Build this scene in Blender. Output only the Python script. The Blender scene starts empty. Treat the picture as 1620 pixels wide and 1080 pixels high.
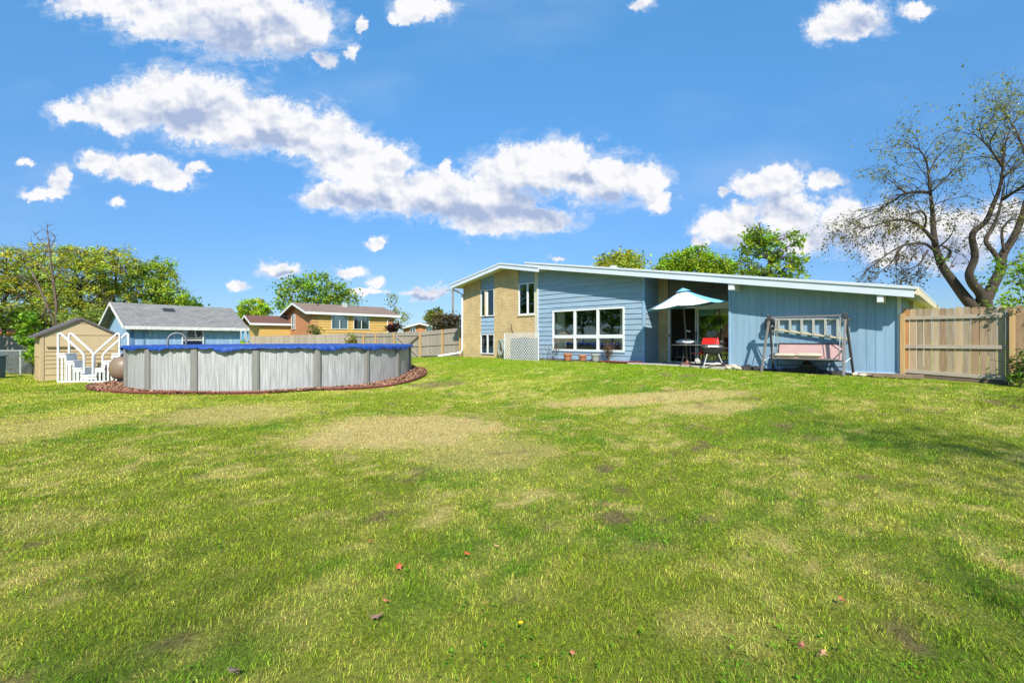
import bpy, math, random
import numpy as np
from mathutils import Vector, Matrix
R = math.radians
rng = np.random.default_rng(7)
random.seed(7)
scene = bpy.context.scene

# ------------------------------------------------------------------ camera, sky, sun, exposure
CAMZ = 1.6; F = 720.0; HY = 537.0
cd = bpy.data.cameras.new('camera'); cam = bpy.data.objects.new('camera', cd)
scene.collection.objects.link(cam); scene.camera = cam
cam.location = (0, 0, CAMZ); cam.rotation_euler = (R(90), 0, 0)
cd.sensor_width = 36; cd.lens = 36 * F / 1620; cd.shift_y = -(540 - HY) / 1620
cd.clip_start = 0.05; cd.clip_end = 3000

SUN_EL = 42.0
SUN_H = Vector((0.08, -0.997, 0)).normalized()
sdir = Vector((SUN_H.x * math.cos(R(SUN_EL)), SUN_H.y * math.cos(R(SUN_EL)), math.sin(R(SUN_EL))))
ld = bpy.data.lights.new('sun', 'SUN'); sun = bpy.data.objects.new('sun', ld)
scene.collection.objects.link(sun)
ld.energy = 4.2; ld.angle = R(0.7); ld.color = (1.0, 0.95, 0.86)
sun.rotation_euler = (-sdir).to_track_quat('-Z', 'Y').to_euler()
sun.location = (10, -10, 30)
scene.view_settings.view_transform = 'Standard'; scene.view_settings.look = 'None'
scene.view_settings.gamma = 1; scene.view_settings.exposure = 0.9
scene.render.film_transparent = False

CLOUDS = [  # centre x, y, radius x, y : directions of the cloud lumps
 (400,35,135,66),(280,25,120,42),(175,5,105,30),(480,45,52,50),(520,93,20,14),(572,42,10,15),(562,82,12,14),
 (270,160,130,52),(185,175,85,42),(120,178,40,22),(330,175,100,62),(400,195,85,50),(465,205,55,50),(525,225,60,55),
 (560,255,75,45),(625,255,38,32),(600,300,90,38),(530,312,60,26),(690,305,90,42),(705,272,18,18),(760,325,110,40),(790,280,60,40),
 (850,265,85,48),(900,245,50,38),(950,285,80,42),(1025,285,40,34),(840,345,90,26),(1040,318,28,20),(790,350,110,20),
 (225,268,62,24),(160,258,42,18),(275,283,45,20),(310,265,22,12),(96,285,22,26),(75,303,42,13),(182,320,16,8),(37,262,15,7),
 (668,12,52,22),(632,28,20,12),(1020,4,22,11),(1345,32,62,36),(1300,45,28,22),(1450,12,30,17),
 (1235,285,45,32),(1205,295,52,24),(1303,286,34,17),(1148,308,14,11),(1250,335,58,40),(1150,362,58,28),(1178,342,30,24),
 (1265,372,70,32),(1335,352,48,46),(1395,365,80,50),(1500,375,95,55),(1590,345,50,35),(1108,384,16,10),(1420,405,60,22),
 (446,428,42,14),(376,452,17,8),(557,432,26,13),(596,450,18,10),(582,465,40,8),(668,463,40,13),(592,382,18,9),(878,407,18,6)]
SHADES = [(370,55,125,40),(470,85,90,30),(290,185,95,26),(430,225,70,20),(560,318,75,20),(700,335,80,22),(810,338,130,26),(850,310,60,20),
 (960,320,60,18),(1362,38,34,16),(1225,325,48,26),(1180,385,60,18),(1350,385,60,22),(1500,400,80,25),(440,436,34,6),(668,470,34,6),(910,280,30,14)]

def build_world():
    w = bpy.data.worlds.new('World'); scene.world = w; w.use_nodes = True
    nt = w.node_tree; nt.nodes.clear(); L = nt.links
    def N(t): return nt.nodes.new(t)
    def setin(node, i, val):
        if isinstance(val, bpy.types.NodeSocket): L.new(val, node.inputs[i])
        else: node.inputs[i].default_value = val
    def M(op, a, b=0.0, c=0.0, clamp=False):
        n = N('ShaderNodeMath'); n.operation = op; n.use_clamp = clamp
        setin(n, 0, a); setin(n, 1, b); setin(n, 2, c); return n.outputs[0]
    def V(op, a, b=(0,0,0), c=(0,0,0), out=0):
        n = N('ShaderNodeVectorMath'); n.operation = op
        setin(n, 0, a); setin(n, 1, b)
        if op == 'MULTIPLY_ADD': setin(n, 2, c)
        return n.outputs['Value'] if op == 'LENGTH' else n.outputs[0]
    def mapr(v, a, b, c=0.0, d=1.0, smooth=True):
        n = N('ShaderNodeMapRange'); n.interpolation_type = 'SMOOTHSTEP' if smooth else 'LINEAR'
        setin(n, 0, v); setin(n, 1, a); setin(n, 2, b); setin(n, 3, c); setin(n, 4, d); return n.outputs[0]
    def mixc(f, a, b, typ='MIX'):
        n = N('ShaderNodeMix'); n.data_type = 'RGBA'; n.blend_type = typ
        setin(n, 0, f); setin(n, 6, a); setin(n, 7, b); return n.outputs[2]
    sky = N('ShaderNodeTexSky'); sky.sky_type = 'NISHITA'; sky.sun_disc = False
    sky.sun_elevation = R(SUN_EL); sky.sun_rotation = math.atan2(SUN_H.x, SUN_H.y)
    sky.air_density = 1.0; sky.dust_density = 0.35; sky.ozone_density = 2.2
    tc = N('ShaderNodeTexCoord'); sep = N('ShaderNodeSeparateXYZ'); L.new(tc.outputs['Generated'], sep.inputs[0])
    yy = M('MAXIMUM', sep.outputs[1], 0.03)
    px = M('MULTIPLY_ADD', M('DIVIDE', sep.outputs[0], yy), 720.0, 810.0)
    py = M('MULTIPLY_ADD', M('DIVIDE', sep.outputs[2], yy), -720.0, 537.0)
    comb = N('ShaderNodeCombineXYZ'); L.new(px, comb.inputs[0]); L.new(py, comb.inputs[1]); P = comb.outputs[0]
    def noise(vec, scale, detail, rough, col=False):
        n = N('ShaderNodeTexNoise'); n.noise_dimensions = '3D'
        setin(n, 'Vector', vec); n.inputs['Scale'].default_value = scale
        n.inputs['Detail'].default_value = detail; n.inputs['Roughness'].default_value = rough
        return n.outputs['Color'] if col else n.outputs[0]
    w1 = V('MULTIPLY', V('SUBTRACT', noise(P, 0.018, 5, 0.6, True), (0.5,0.5,0.5)), (58, 46, 0))
    w2 = V('MULTIPLY', V('SUBTRACT', noise(P, 0.075, 5, 0.65, True), (0.5,0.5,0.5)), (20, 18, 0))
    Q = V('ADD', P, V('ADD', w1, w2))
    def field(blobs, vec):
        cur = None
        for cx, cy, rx, ry in blobs:
            d = V('LENGTH', V('MULTIPLY_ADD', vec, (1/rx, 1/ry, 0), (-cx/rx, -cy/ry, 0)))
            cur = d if cur is None else M('SMOOTH_MIN', cur, d, 0.12)
        return cur
    d = field(CLOUDS, Q)
    fb = M('SUBTRACT', noise(P, 0.042, 9, 0.70), 0.5)
    fw = M('SUBTRACT', noise(V('MULTIPLY', P, (0.7, 1.2, 1)), 0.03, 8, 0.66), 0.5)
    dens = M('SUBTRACT', M('SUBTRACT', 1.0, d), M('ADD', M('MULTIPLY', fb, 0.85), M('MULTIPLY', M('SUBTRACT', noise(P, 0.13, 6, 0.7), 0.5), 0.42)))
    core = mapr(dens, -0.04, 0.36)
    wisp = M('MULTIPLY', mapr(M('SUBTRACT', M('SUBTRACT', 1.0, d), M('MULTIPLY', fw, 2.2)), -0.30, 0.55), 0.5)
    mask = M('MAXIMUM', core, wisp)
    veil = M('MULTIPLY', mapr(noise(V('MULTIPLY', P, (0.55, 1.5, 1)), 0.0035, 5, 0.55), 0.46, 0.8), 0.16)
    mask = M('MAXIMUM', mask, veil)
    # billow relief: difference of smooth noise toward the light, large and small lumps
    def relief(scale, dx, dy, det):
        return M('SUBTRACT', noise(V('ADD', P, (dx, dy, 0)), scale, det, 0.5), noise(P, scale, det, 0.5))
    rel = M('ADD', M('MULTIPLY', relief(0.013, 7.0, -16.0, 3), 2.6), M('MULTIPLY', relief(0.036, 3.0, -6.0, 4), 1.1))
    sd = mapr(field(SHADES, V('ADD', P, V('MULTIPLY', w1, (1.4, 1.4, 0)))), 1.45, 0.0)
    shade = M('ADD', M('MULTIPLY', sd, 1.0), M('MULTIPLY', rel, 1.35), clamp=True)
    shade = M('MULTIPLY', shade, mapr(dens, -0.05, 0.35))
    cloud = mixc(shade, (CW*1.0, CW*1.0, CW*1.02, 1), (CW*0.42, CW*0.52, CW*0.75, 1))
    tinted = mixc(1.0, sky.outputs[0], SKY_TINT, 'MULTIPLY')
    # real sky keeps more blue near the horizon than the model's: pull the low band down
    low = mapr(sep.outputs[2], 0.0, 0.75, 1.0, 0.0)
    tinted = mixc(low, tinted, mixc(1.0, tinted, LOW_TINT, 'MULTIPLY'))
    fin = mixc(mask, tinted, cloud)
    bg = N('ShaderNodeBackground'); L.new(fin, bg.inputs[0]); bg.inputs[1].default_value = 0.12
    out = N('ShaderNodeOutputWorld'); L.new(bg.outputs[0], out.inputs[0])
    w.cycles.sampling_method = 'MANUAL'; w.cycles.sample_map_resolution = 512
CW = 4.35
SKY_TINT = (0.56, 1.10, 1.27, 1)
LOW_TINT = (0.52, 0.36, 0.45, 1)
build_world()

# ------------------------------------------------------------------ pixel / plane helpers
def W(px, py, Y): return Vector(((px-810)/F*Y, Y, CAMZ + (HY-py)/F*Y))
U_ = (-0.7022, 0.7120); V_ = (0.7120, 0.7022)           # house axes: along facade, into house
T0, S0 = 1.4, 15.95
HO = Vector((T0*U_[0] + S0*V_[0], T0*U_[1] + S0*V_[1], 0))
HR = math.atan2(-U_[1], -U_[0])
def hY(px, s): k = (px-810)/F; return s/(V_[0]*k + V_[1])
def hx(px, s=S0):
    k = (px-810)/F; Y = hY(px, s); return T0 - Y*(U_[0]*k + U_[1])
def hz(px, py, s=S0): return CAMZ + (HY-py)/F*hY(px, s)
def HW(x, y, z=0.0):
    return Vector((HO.x - U_[0]*x + V_[0]*y, HO.y - U_[1]*x + V_[1]*y, z))

# numpy value noise
def _h(ix, iy, s):
    n = (ix*374761393 + iy*668265263 + s*1274126177) & 0xffffffff
    n = ((n ^ (n >> 13))*1274126177) & 0xffffffff
    return ((n ^ (n >> 16)) & 0xffff)/65535.0
def vnoise(x, y, s=0):
    x = np.asarray(x, float); y = np.asarray(y, float)
    ix = np.floor(x).astype(np.int64); iy = np.floor(y).astype(np.int64); fx = x-ix; fy = y-iy
    fx = fx*fx*(3-2*fx); fy = fy*fy*(3-2*fy)
    a = _h(ix, iy, s); b = _h(ix+1, iy, s); c = _h(ix, iy+1, s); d = _h(ix+1, iy+1, s)
    return (a*(1-fx)+b*fx)*(1-fy) + (c*(1-fx)+d*fx)*fy
def fbm(x, y, s=0, o=4):
    v = 0; a = 0.5; tot = 0
    for i in range(o):
        v = v + a*vnoise(x*2**i, y*2**i, s+i*17); tot += a; a *= 0.55
    return v/tot
def sstep(t): t = np.clip(t, 0, 1); return t*t*(3-2*t)
def gz(x, y):
    x = np.asarray(x, float); y = np.asarray(y, float)
    s = V_[0]*x + V_[1]*y; t = U_[0]*x + U_[1]*y
    A = np.interp(t, [-8,-1,1,5,9,14,20,26,34,60], [.42,.52,.59,.64,.69,.68,.63,.42,.25,.1])
    z = A*sstep((s-6.5)/9.0)
    near = np.clip(1.3 - np.hypot(x, y-12)/40, 0, 1)
    return z + (fbm(x*0.5, y*0.5, 3, 3)-0.5)*0.07*near
def g(x, y): return float(gz(x, y))
def groundhit(px, py):
    Y = 8.0
    for _ in range(60):
        x = (px-810)/F*Y; Y = 0.5*Y + 0.5*(CAMZ-g(x, Y))*F/max(py-HY, 1)
    return (px-810)/F*Y, Y

# ------------------------------------------------------------------ materials
MATS = {}
def newmat(name):
    m = bpy.data.materials.new(name); m.use_nodes = True; nt = m.node_tree
    b = nt.nodes['Principled BSDF']; return m, nt, b
def mat(name, col, rough=0.6, metal=0.0, var=0.12, scale=6.0, stretch=(1,1,1), island=0.0, bump=0.0, bscale=40.0, spec=0.4, dirt=None, dscale=1.5, damt=0.5):
    if name in MATS: return MATS[name]
    m, nt, b = newmat(name); L = nt.links
    tc = nt.nodes.new('ShaderNodeTexCoord')
    mp = nt.nodes.new('ShaderNodeMapping'); mp.inputs['Scale'].default_value = stretch
    L.new(tc.outputs['Object'], mp.inputs[0])
    nz = nt.nodes.new('ShaderNodeTexNoise'); nz.inputs['Scale'].default_value = scale; nz.inputs['Detail'].default_value = 6
    nz.inputs['Roughness'].default_value = 0.65
    L.new(mp.outputs[0], nz.inputs[0])
    mr = nt.nodes.new('ShaderNodeMapRange'); mr.inputs[1].default_value = 0.25; mr.inputs[2].default_value = 0.75
    mr.inputs[3].default_value = 1-var; mr.inputs[4].default_value = 1+var
    L.new(nz.outputs[0], mr.inputs[0]); fac = mr.outputs[0]
    if island:
        ge = nt.nodes.new('ShaderNodeNewGeometry')
        m2 = nt.nodes.new('ShaderNodeMapRange'); m2.inputs[3].default_value = 1-island; m2.inputs[4].default_value = 1+island
        L.new(ge.outputs['Random Per Island'], m2.inputs[0])
        mu = nt.nodes.new('ShaderNodeMath'); mu.operation = 'MULTIPLY'; L.new(fac, mu.inputs[0]); L.new(m2.outputs[0], mu.inputs[1]); fac = mu.outputs[0]
    vm = nt.nodes.new('ShaderNodeVectorMath'); vm.operation = 'SCALE'; vm.inputs[0].default_value = col[:3]
    L.new(fac, vm.inputs['Scale']); colout = vm.outputs[0]
    if dirt:
        n2 = nt.nodes.new('ShaderNodeTexNoise'); n2.inputs['Scale'].default_value = dscale; n2.inputs['Detail'].default_value = 8
        n2.inputs['Roughness'].default_value = 0.7
        L.new(mp.outputs[0], n2.inputs[0])
        r2 = nt.nodes.new('ShaderNodeMapRange'); r2.inputs[1].default_value = 0.5; r2.inputs[2].default_value = 0.72; r2.inputs[4].default_value = damt
        L.new(n2.outputs[0], r2.inputs[0])
        mx = nt.nodes.new('ShaderNodeMix'); mx.data_type = 'RGBA'; L.new(r2.outputs[0], mx.inputs[0]); L.new(colout, mx.inputs[6]); mx.inputs[7].default_value = (*dirt, 1)
        colout = mx.outputs[2]
    L.new(colout, b.inputs['Base Color'])
    b.inputs['Roughness'].default_value = rough; b.inputs['Metallic'].default_value = metal
    b.inputs['Specular IOR Level'].default_value = spec
    if bump:
        n3 = nt.nodes.new('ShaderNodeTexNoise'); n3.inputs['Scale'].default_value = bscale; n3.inputs['Detail'].default_value = 5
        L.new(mp.outputs[0], n3.inputs[0])
        bp = nt.nodes.new('ShaderNodeBump'); bp.inputs['Strength'].default_value = bump; bp.inputs['Distance'].default_value = 0.02
        L.new(n3.outputs[0], bp.inputs['Height']); L.new(bp.outputs[0], b.inputs['Normal'])
    MATS[name] = m; return m
def brickmat(name, c1, c2, mortar, bw=0.21, bh=0.078, ms=0.013):
    m, nt, b = newmat(name); L = nt.links
    tc = nt.nodes.new('ShaderNodeTexCoord'); sp = nt.nodes.new('ShaderNodeSeparateXYZ'); L.new(tc.outputs['Object'], sp.inputs[0])
    ad = nt.nodes.new('ShaderNodeMath'); L.new(sp.outputs[0], ad.inputs[0]); L.new(sp.outputs[1], ad.inputs[1])
    cb = nt.nodes.new('ShaderNodeCombineXYZ'); L.new(ad.outputs[0], cb.inputs[0]); L.new(sp.outputs[2], cb.inputs[1])
    br = nt.nodes.new('ShaderNodeTexBrick'); L.new(cb.outputs[0], br.inputs[0])
    br.inputs['Color1'].default_value = (*c1, 1); br.inputs['Color2'].default_value = (*c2, 1); br.inputs['Mortar'].default_value = (*mortar, 1)
    br.inputs['Scale'].default_value = 1; br.inputs['Mortar Size'].default_value = ms; br.inputs['Brick Width'].default_value = bw; br.inputs['Row Height'].default_value = bh
    br.inputs['Bias'].default_value = -0.1
    nz = nt.nodes.new('ShaderNodeTexNoise'); nz.inputs['Scale'].default_value = 1.7; nz.inputs['Detail'].default_value = 7; L.new(tc.outputs['Object'], nz.inputs[0])
    mr = nt.nodes.new('ShaderNodeMapRange'); mr.inputs[1].default_value = .3; mr.inputs[2].default_value = .7; mr.inputs[3].default_value = .82; mr.inputs[4].default_value = 1.12
    L.new(nz.outputs[0], mr.inputs[0])
    vm = nt.nodes.new('ShaderNodeVectorMath'); vm.operation = 'SCALE'; L.new(br.outputs[0], vm.inputs[0]); L.new(mr.outputs[0], vm.inputs['Scale'])
    L.new(vm.outputs[0], b.inputs['Base Color']); b.inputs['Roughness'].default_value = .85
    bp = nt.nodes.new('ShaderNodeBump'); bp.inputs['Strength'].default_value = .5; bp.inputs['Distance'].default_value = .01; bp.invert = True
    L.new(br.outputs['Fac'], bp.inputs['Height']); L.new(bp.outputs[0], b.inputs['Normal'])
    return m
def shinglemat(name, c1, c2, mortar):
    m, nt, b = newmat(name); L = nt.links
    tc = nt.nodes.new('ShaderNodeTexCoord'); mp = nt.nodes.new('ShaderNodeMapping'); L.new(tc.outputs['Object'], mp.inputs[0])
    mp.inputs['Rotation'].default_value = (0, 0, R(90))
    br = nt.nodes.new('ShaderNodeTexBrick'); L.new(mp.outputs[0], br.inputs[0])
    br.inputs['Color1'].default_value = (*c1, 1); br.inputs['Color2'].default_value = (*c2, 1); br.inputs['Mortar'].default_value = (*mortar, 1)
    br.inputs['Scale'].default_value = 1; br.inputs['Mortar Size'].default_value = .012; br.inputs['Brick Width'].default_value = .3; br.inputs['Row Height'].default_value = .13
    nz = nt.nodes.new('ShaderNodeTexNoise'); nz.inputs['Scale'].default_value = 3; nz.inputs['Detail'].default_value = 8; nz.inputs['Roughness'].default_value = .75; L.new(tc.outputs['Object'], nz.inputs[0])
    mr = nt.nodes.new('ShaderNodeMapRange'); mr.inputs[1].default_value = .3; mr.inputs[2].default_value = .7; mr.inputs[3].default_value = .75; mr.inputs[4].default_value = 1.2
    L.new(nz.outputs[0], mr.inputs[0])
    vm = nt.nodes.new('ShaderNodeVectorMath'); vm.operation = 'SCALE'; L.new(br.outputs[0], vm.inputs[0]); L.new(mr.outputs[0], vm.inputs['Scale'])
    L.new(vm.outputs[0], b.inputs['Base Color']); b.inputs['Roughness'].default_value = .9
    return m
def glassmat(name, tint=(.55,.6,.58), refl=.22):
    m = bpy.data.materials.new(name); m.use_nodes = True; nt = m.node_tree; nt.nodes.clear(); L = nt.links
    tr = nt.nodes.new('ShaderNodeBsdfTransparent'); tr.inputs[0].default_value = (*tint, 1)
    gl = nt.nodes.new('ShaderNodeBsdfGlossy'); gl.inputs['Roughness'].default_value = .015; gl.inputs[0].default_value = (.9,.95,.95,1)
    lw = nt.nodes.new('ShaderNodeFresnel'); lw.inputs[0].default_value = 1.5
    ad = nt.nodes.new('ShaderNodeMath'); ad.use_clamp = True; L.new(lw.outputs[0], ad.inputs[0]); ad.inputs[1].default_value = refl
    nz = nt.nodes.new('ShaderNodeTexNoise'); nz.inputs['Scale'].default_value = 1.1; tc = nt.nodes.new('ShaderNodeTexCoord'); L.new(tc.outputs['Object'], nz.inputs[0])
    bp = nt.nodes.new('ShaderNodeBump'); bp.inputs['Strength'].default_value = .06; bp.inputs['Distance'].default_value = .05; L.new(nz.outputs[0], bp.inputs['Height'])
    L.new(bp.outputs[0], gl.inputs['Normal'])
    mx = nt.nodes.new('ShaderNodeMixShader'); L.new(ad.outputs[0], mx.inputs[0]); L.new(tr.outputs[0], mx.inputs[1]); L.new(gl.outputs[0], mx.inputs[2])
    o = nt.nodes.new('ShaderNodeOutputMaterial'); L.new(mx.outputs[0], o.inputs[0]); return m
def leafmat(name, trans=.4, rough=.5, attr='col', tmul=(1.25,1.3,.6)):
    m = bpy.data.materials.new(name); m.use_nodes = True; nt = m.node_tree; L = nt.links
    b = nt.nodes['Principled BSDF']; o = nt.nodes['Material Output']
    at = nt.nodes.new('ShaderNodeAttribute'); at.attribute_name = attr
    L.new(at.outputs['Color'], b.inputs['Base Color']); b.inputs['Roughness'].default_value = rough; b.inputs['Specular IOR Level'].default_value = .25 if name == 'leaf' else .03
    t = nt.nodes.new('ShaderNodeBsdfTranslucent')
    vm = nt.nodes.new('ShaderNodeVectorMath'); vm.operation = 'MULTIPLY'; L.new(at.outputs['Color'], vm.inputs[0]); vm.inputs[1].default_value = tmul; L.new(vm.outputs[0], t.inputs[0])
    mx = nt.nodes.new('ShaderNodeMixShader'); mx.inputs[0].default_value = trans
    L.new(b.outputs[0], mx.inputs[1]); L.new(t.outputs[0], mx.inputs[2]); L.new(mx.outputs[0], o.inputs[0]); return m

M_leaf = leafmat('leaf', .46); M_grass = leafmat('grass_blade', .30, .9)
M_glass = glassmat('window_glass', (.97,.98,.97), .10); M_glass_dark = glassmat('door_glass', (.8,.83,.82), .22)
M_brick = brickmat('cream_brick', (.60,.42,.18), (.50,.335,.13), (.36,.28,.17))
M_brick_o = brickmat('orange_brick', (.46,.165,.055), (.39,.13,.045), (.36,.21,.12))
M_siding = mat('blue_lap_siding', (.235,.325,.415), .55, var=.16, scale=3, stretch=(.5,1,2.5), island=.07, dirt=(.34,.38,.40), dscale=2.2, damt=.6)
M_ply = mat('blue_plywood', (.215,.33,.43), .6, var=.14, scale=2.2, stretch=(3,3,.35), island=.04, dirt=(.25,.36,.44), dscale=1.1, damt=.7)
M_ply_worn = mat('worn_blue_plywood', (.21,.335,.48), .65, var=.25, scale=3, stretch=(3,3,.4), dirt=(.48,.56,.66), dscale=2.2, damt=.6)
M_white = mat('white_paint', (.62,.62,.61), .45, var=.05, scale=4)
M_fascia = mat('fascia_paint', (.54,.58,.61), .5, var=.07, scale=2)
M_roofedge = mat('roof_edge_metal', (.52,.55,.57), .4, var=.06, scale=3)
M_soffit = mat('cream_soffit', (.68,.60,.44), .7, var=.06, scale=3)
M_creamtrim = mat('cream_trim', (.55,.48,.33), .6, var=.08)
M_membrane = mat('roof_membrane', (.45,.45,.44), .85, var=.15, scale=2)
M_concrete = mat('concrete', (.40,.37,.32), .9, var=.15, scale=3, dirt=(.26,.23,.19), dscale=1.2, bump=.3)
M_found = mat('foundation_concrete', (.38,.34,.27), .9, var=.2, scale=4, bump=.3)
M_greywood = mat('grey_transom_wood', (.17,.16,.13), .8, var=.25, scale=3, stretch=(.4,1,5), island=.1)
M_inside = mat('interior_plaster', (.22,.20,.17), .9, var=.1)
M_curtain = mat('cream_curtain', (.72,.66,.46), .9, var=.08, scale=3)
M_curtain_g = mat('teal_curtain', (.18,.30,.28), .9, var=.12, scale=3)
M_oldfence = mat('weathered_fence', (.29,.245,.195), .9, var=.22, scale=5, stretch=(4,4,.35), island=.16, bump=.3, dirt=(.20,.17,.145), dscale=2.5, damt=.6)
M_fence = mat('cedar_fence', (.33,.235,.14), .85, var=.3, scale=4, stretch=(4,4,.4), island=.33, bump=.3, dirt=(.23,.165,.11), dscale=2.0, damt=.6)
M_rail = mat('grey_rail', (.33,.275,.21), .85, var=.2, scale=4, stretch=(.5,4,4), bump=.2)
M_post = mat('treated_post', (.42,.265,.11), .8, var=.2, scale=4, stretch=(4,4,.4), bump=.2)
M_tarp = mat('blue_tarp', (.014,.055,.25), .5, var=.3, scale=7, bump=.8, bscale=22, spec=.3)
M_poolwall = None
M_poolpost = mat('pool_post_steel', (.185,.178,.158), .5, var=.06, scale=2)
M_tan = mat('tan_resin', (.47,.35,.19), .6, var=.06, scale=3)
M_tan_d = mat('tan_resin_panel', (.42,.31,.17), .65, var=.08, scale=4)
M_darkroof = mat('dark_shed_roof', (.10,.09,.09), .75, var=.25, scale=6)
M_shingle = shinglemat('grey_shingle', (.23,.22,.205), (.175,.17,.16), (.10,.095,.09))
M_shingle_b = shinglemat('brown_shingle', (.24,.165,.12), (.18,.125,.095), (.10,.07,.055))
M_shingle_r = shinglemat('red_brown_shingle', (.16,.07,.045), (.12,.055,.04), (.07,.035,.03))
M_yellow = mat('yellow_siding', (.48,.295,.085), .6, var=.07, scale=3, island=.04)
M_orangewood = mat('orange_wood', (.52,.25,.07), .7, var=.15)
M_black = mat('black_metal', (.018,.018,.02), .45, var=.2)
M_dark = mat('dark_plastic', (.03,.03,.032), .5, var=.2)
M_steel = mat('grey_steel', (.50,.49,.47), .4, metal=.3, var=.1)
M_alu = mat('aluminium', (.50,.48,.43), .35, metal=.35, var=.08)
M_swing = mat('taupe_steel', (.17,.155,.145), .45, var=.1)
M_swing_d = mat('dark_brown_steel', (.05,.045,.045), .5, var=.1)
M_pink = mat('pink_sling', (.43,.27,.25), .85, var=.07, scale=5)
M_cushion = mat('ivory_cushion', (.42,.37,.27), .9, var=.08, scale=5)
M_red = mat('red_sling', (.60,.02,.015), .55, var=.1, scale=6)
M_brownbase = mat('red_brown_base', (.25,.11,.08), .6, var=.15)
M_terra = mat('terracotta', (.36,.13,.06), .8, var=.2, scale=8, dirt=(.36,.22,.15), dscale=5)
M_greypot = mat('grey_pot', (.27,.275,.25), .8, var=.15, scale=8)
M_redbrick = mat('dark_red_edging', (.22,.045,.03), .8, var=.3, island=.25)
M_bark = mat('bark', (.048,.036,.025), .95, var=.4, scale=9, stretch=(2,2,.5), bump=1.0, bscale=11)
M_bark_g = mat('grey_bark', (.22,.185,.15), .95, var=.35, scale=9, stretch=(2,2,.5), bump=.8, bscale=16)
M_twig = mat('twig', (.10,.07,.05), .9, var=.3)
M_deadwood = mat('dead_wood', (.12,.085,.062), .95, var=.3, bump=.6)
M_mulch = mat('red_mulch', (.28,.145,.085), .95, var=.35, scale=14, island=.6, bump=.5)
M_edging = mat('brown_edging', (.16,.045,.03), .7, var=.2)
M_fabric = mat('black_landscape_fabric', (.022,.02,.02), .85, var=.4, scale=6, bump=.6, dirt=(.12,.09,.06), dscale=3, damt=.5)
M_plank = mat('weathered_plank', (.33,.25,.17), .9, var=.3, scale=4, stretch=(.4,4,4), island=.25, bump=.4)
M_stone = mat('pale_stone', (.52,.45,.33), .9, var=.25, scale=5, island=.15, bump=.5)
M_hose_b = mat('blue_hose', (.10,.30,.50), .45, var=.1)
M_hose_g = mat('grey_green_hose', (.27,.30,.26), .5, var=.12)
M_umb_w = mat('white_canopy', (.60,.60,.57), .8, var=.04, scale=3)
M_umb_b = mat('teal_canopy', (.16,.42,.60), .8, var=.06, scale=3)
M_galv = mat('galvanised_steel', (.50,.52,.52), .45, metal=.4, var=.1)
M_soil = mat('soil', (.10,.075,.05), .95, var=.4, scale=8, bump=.7)

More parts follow.
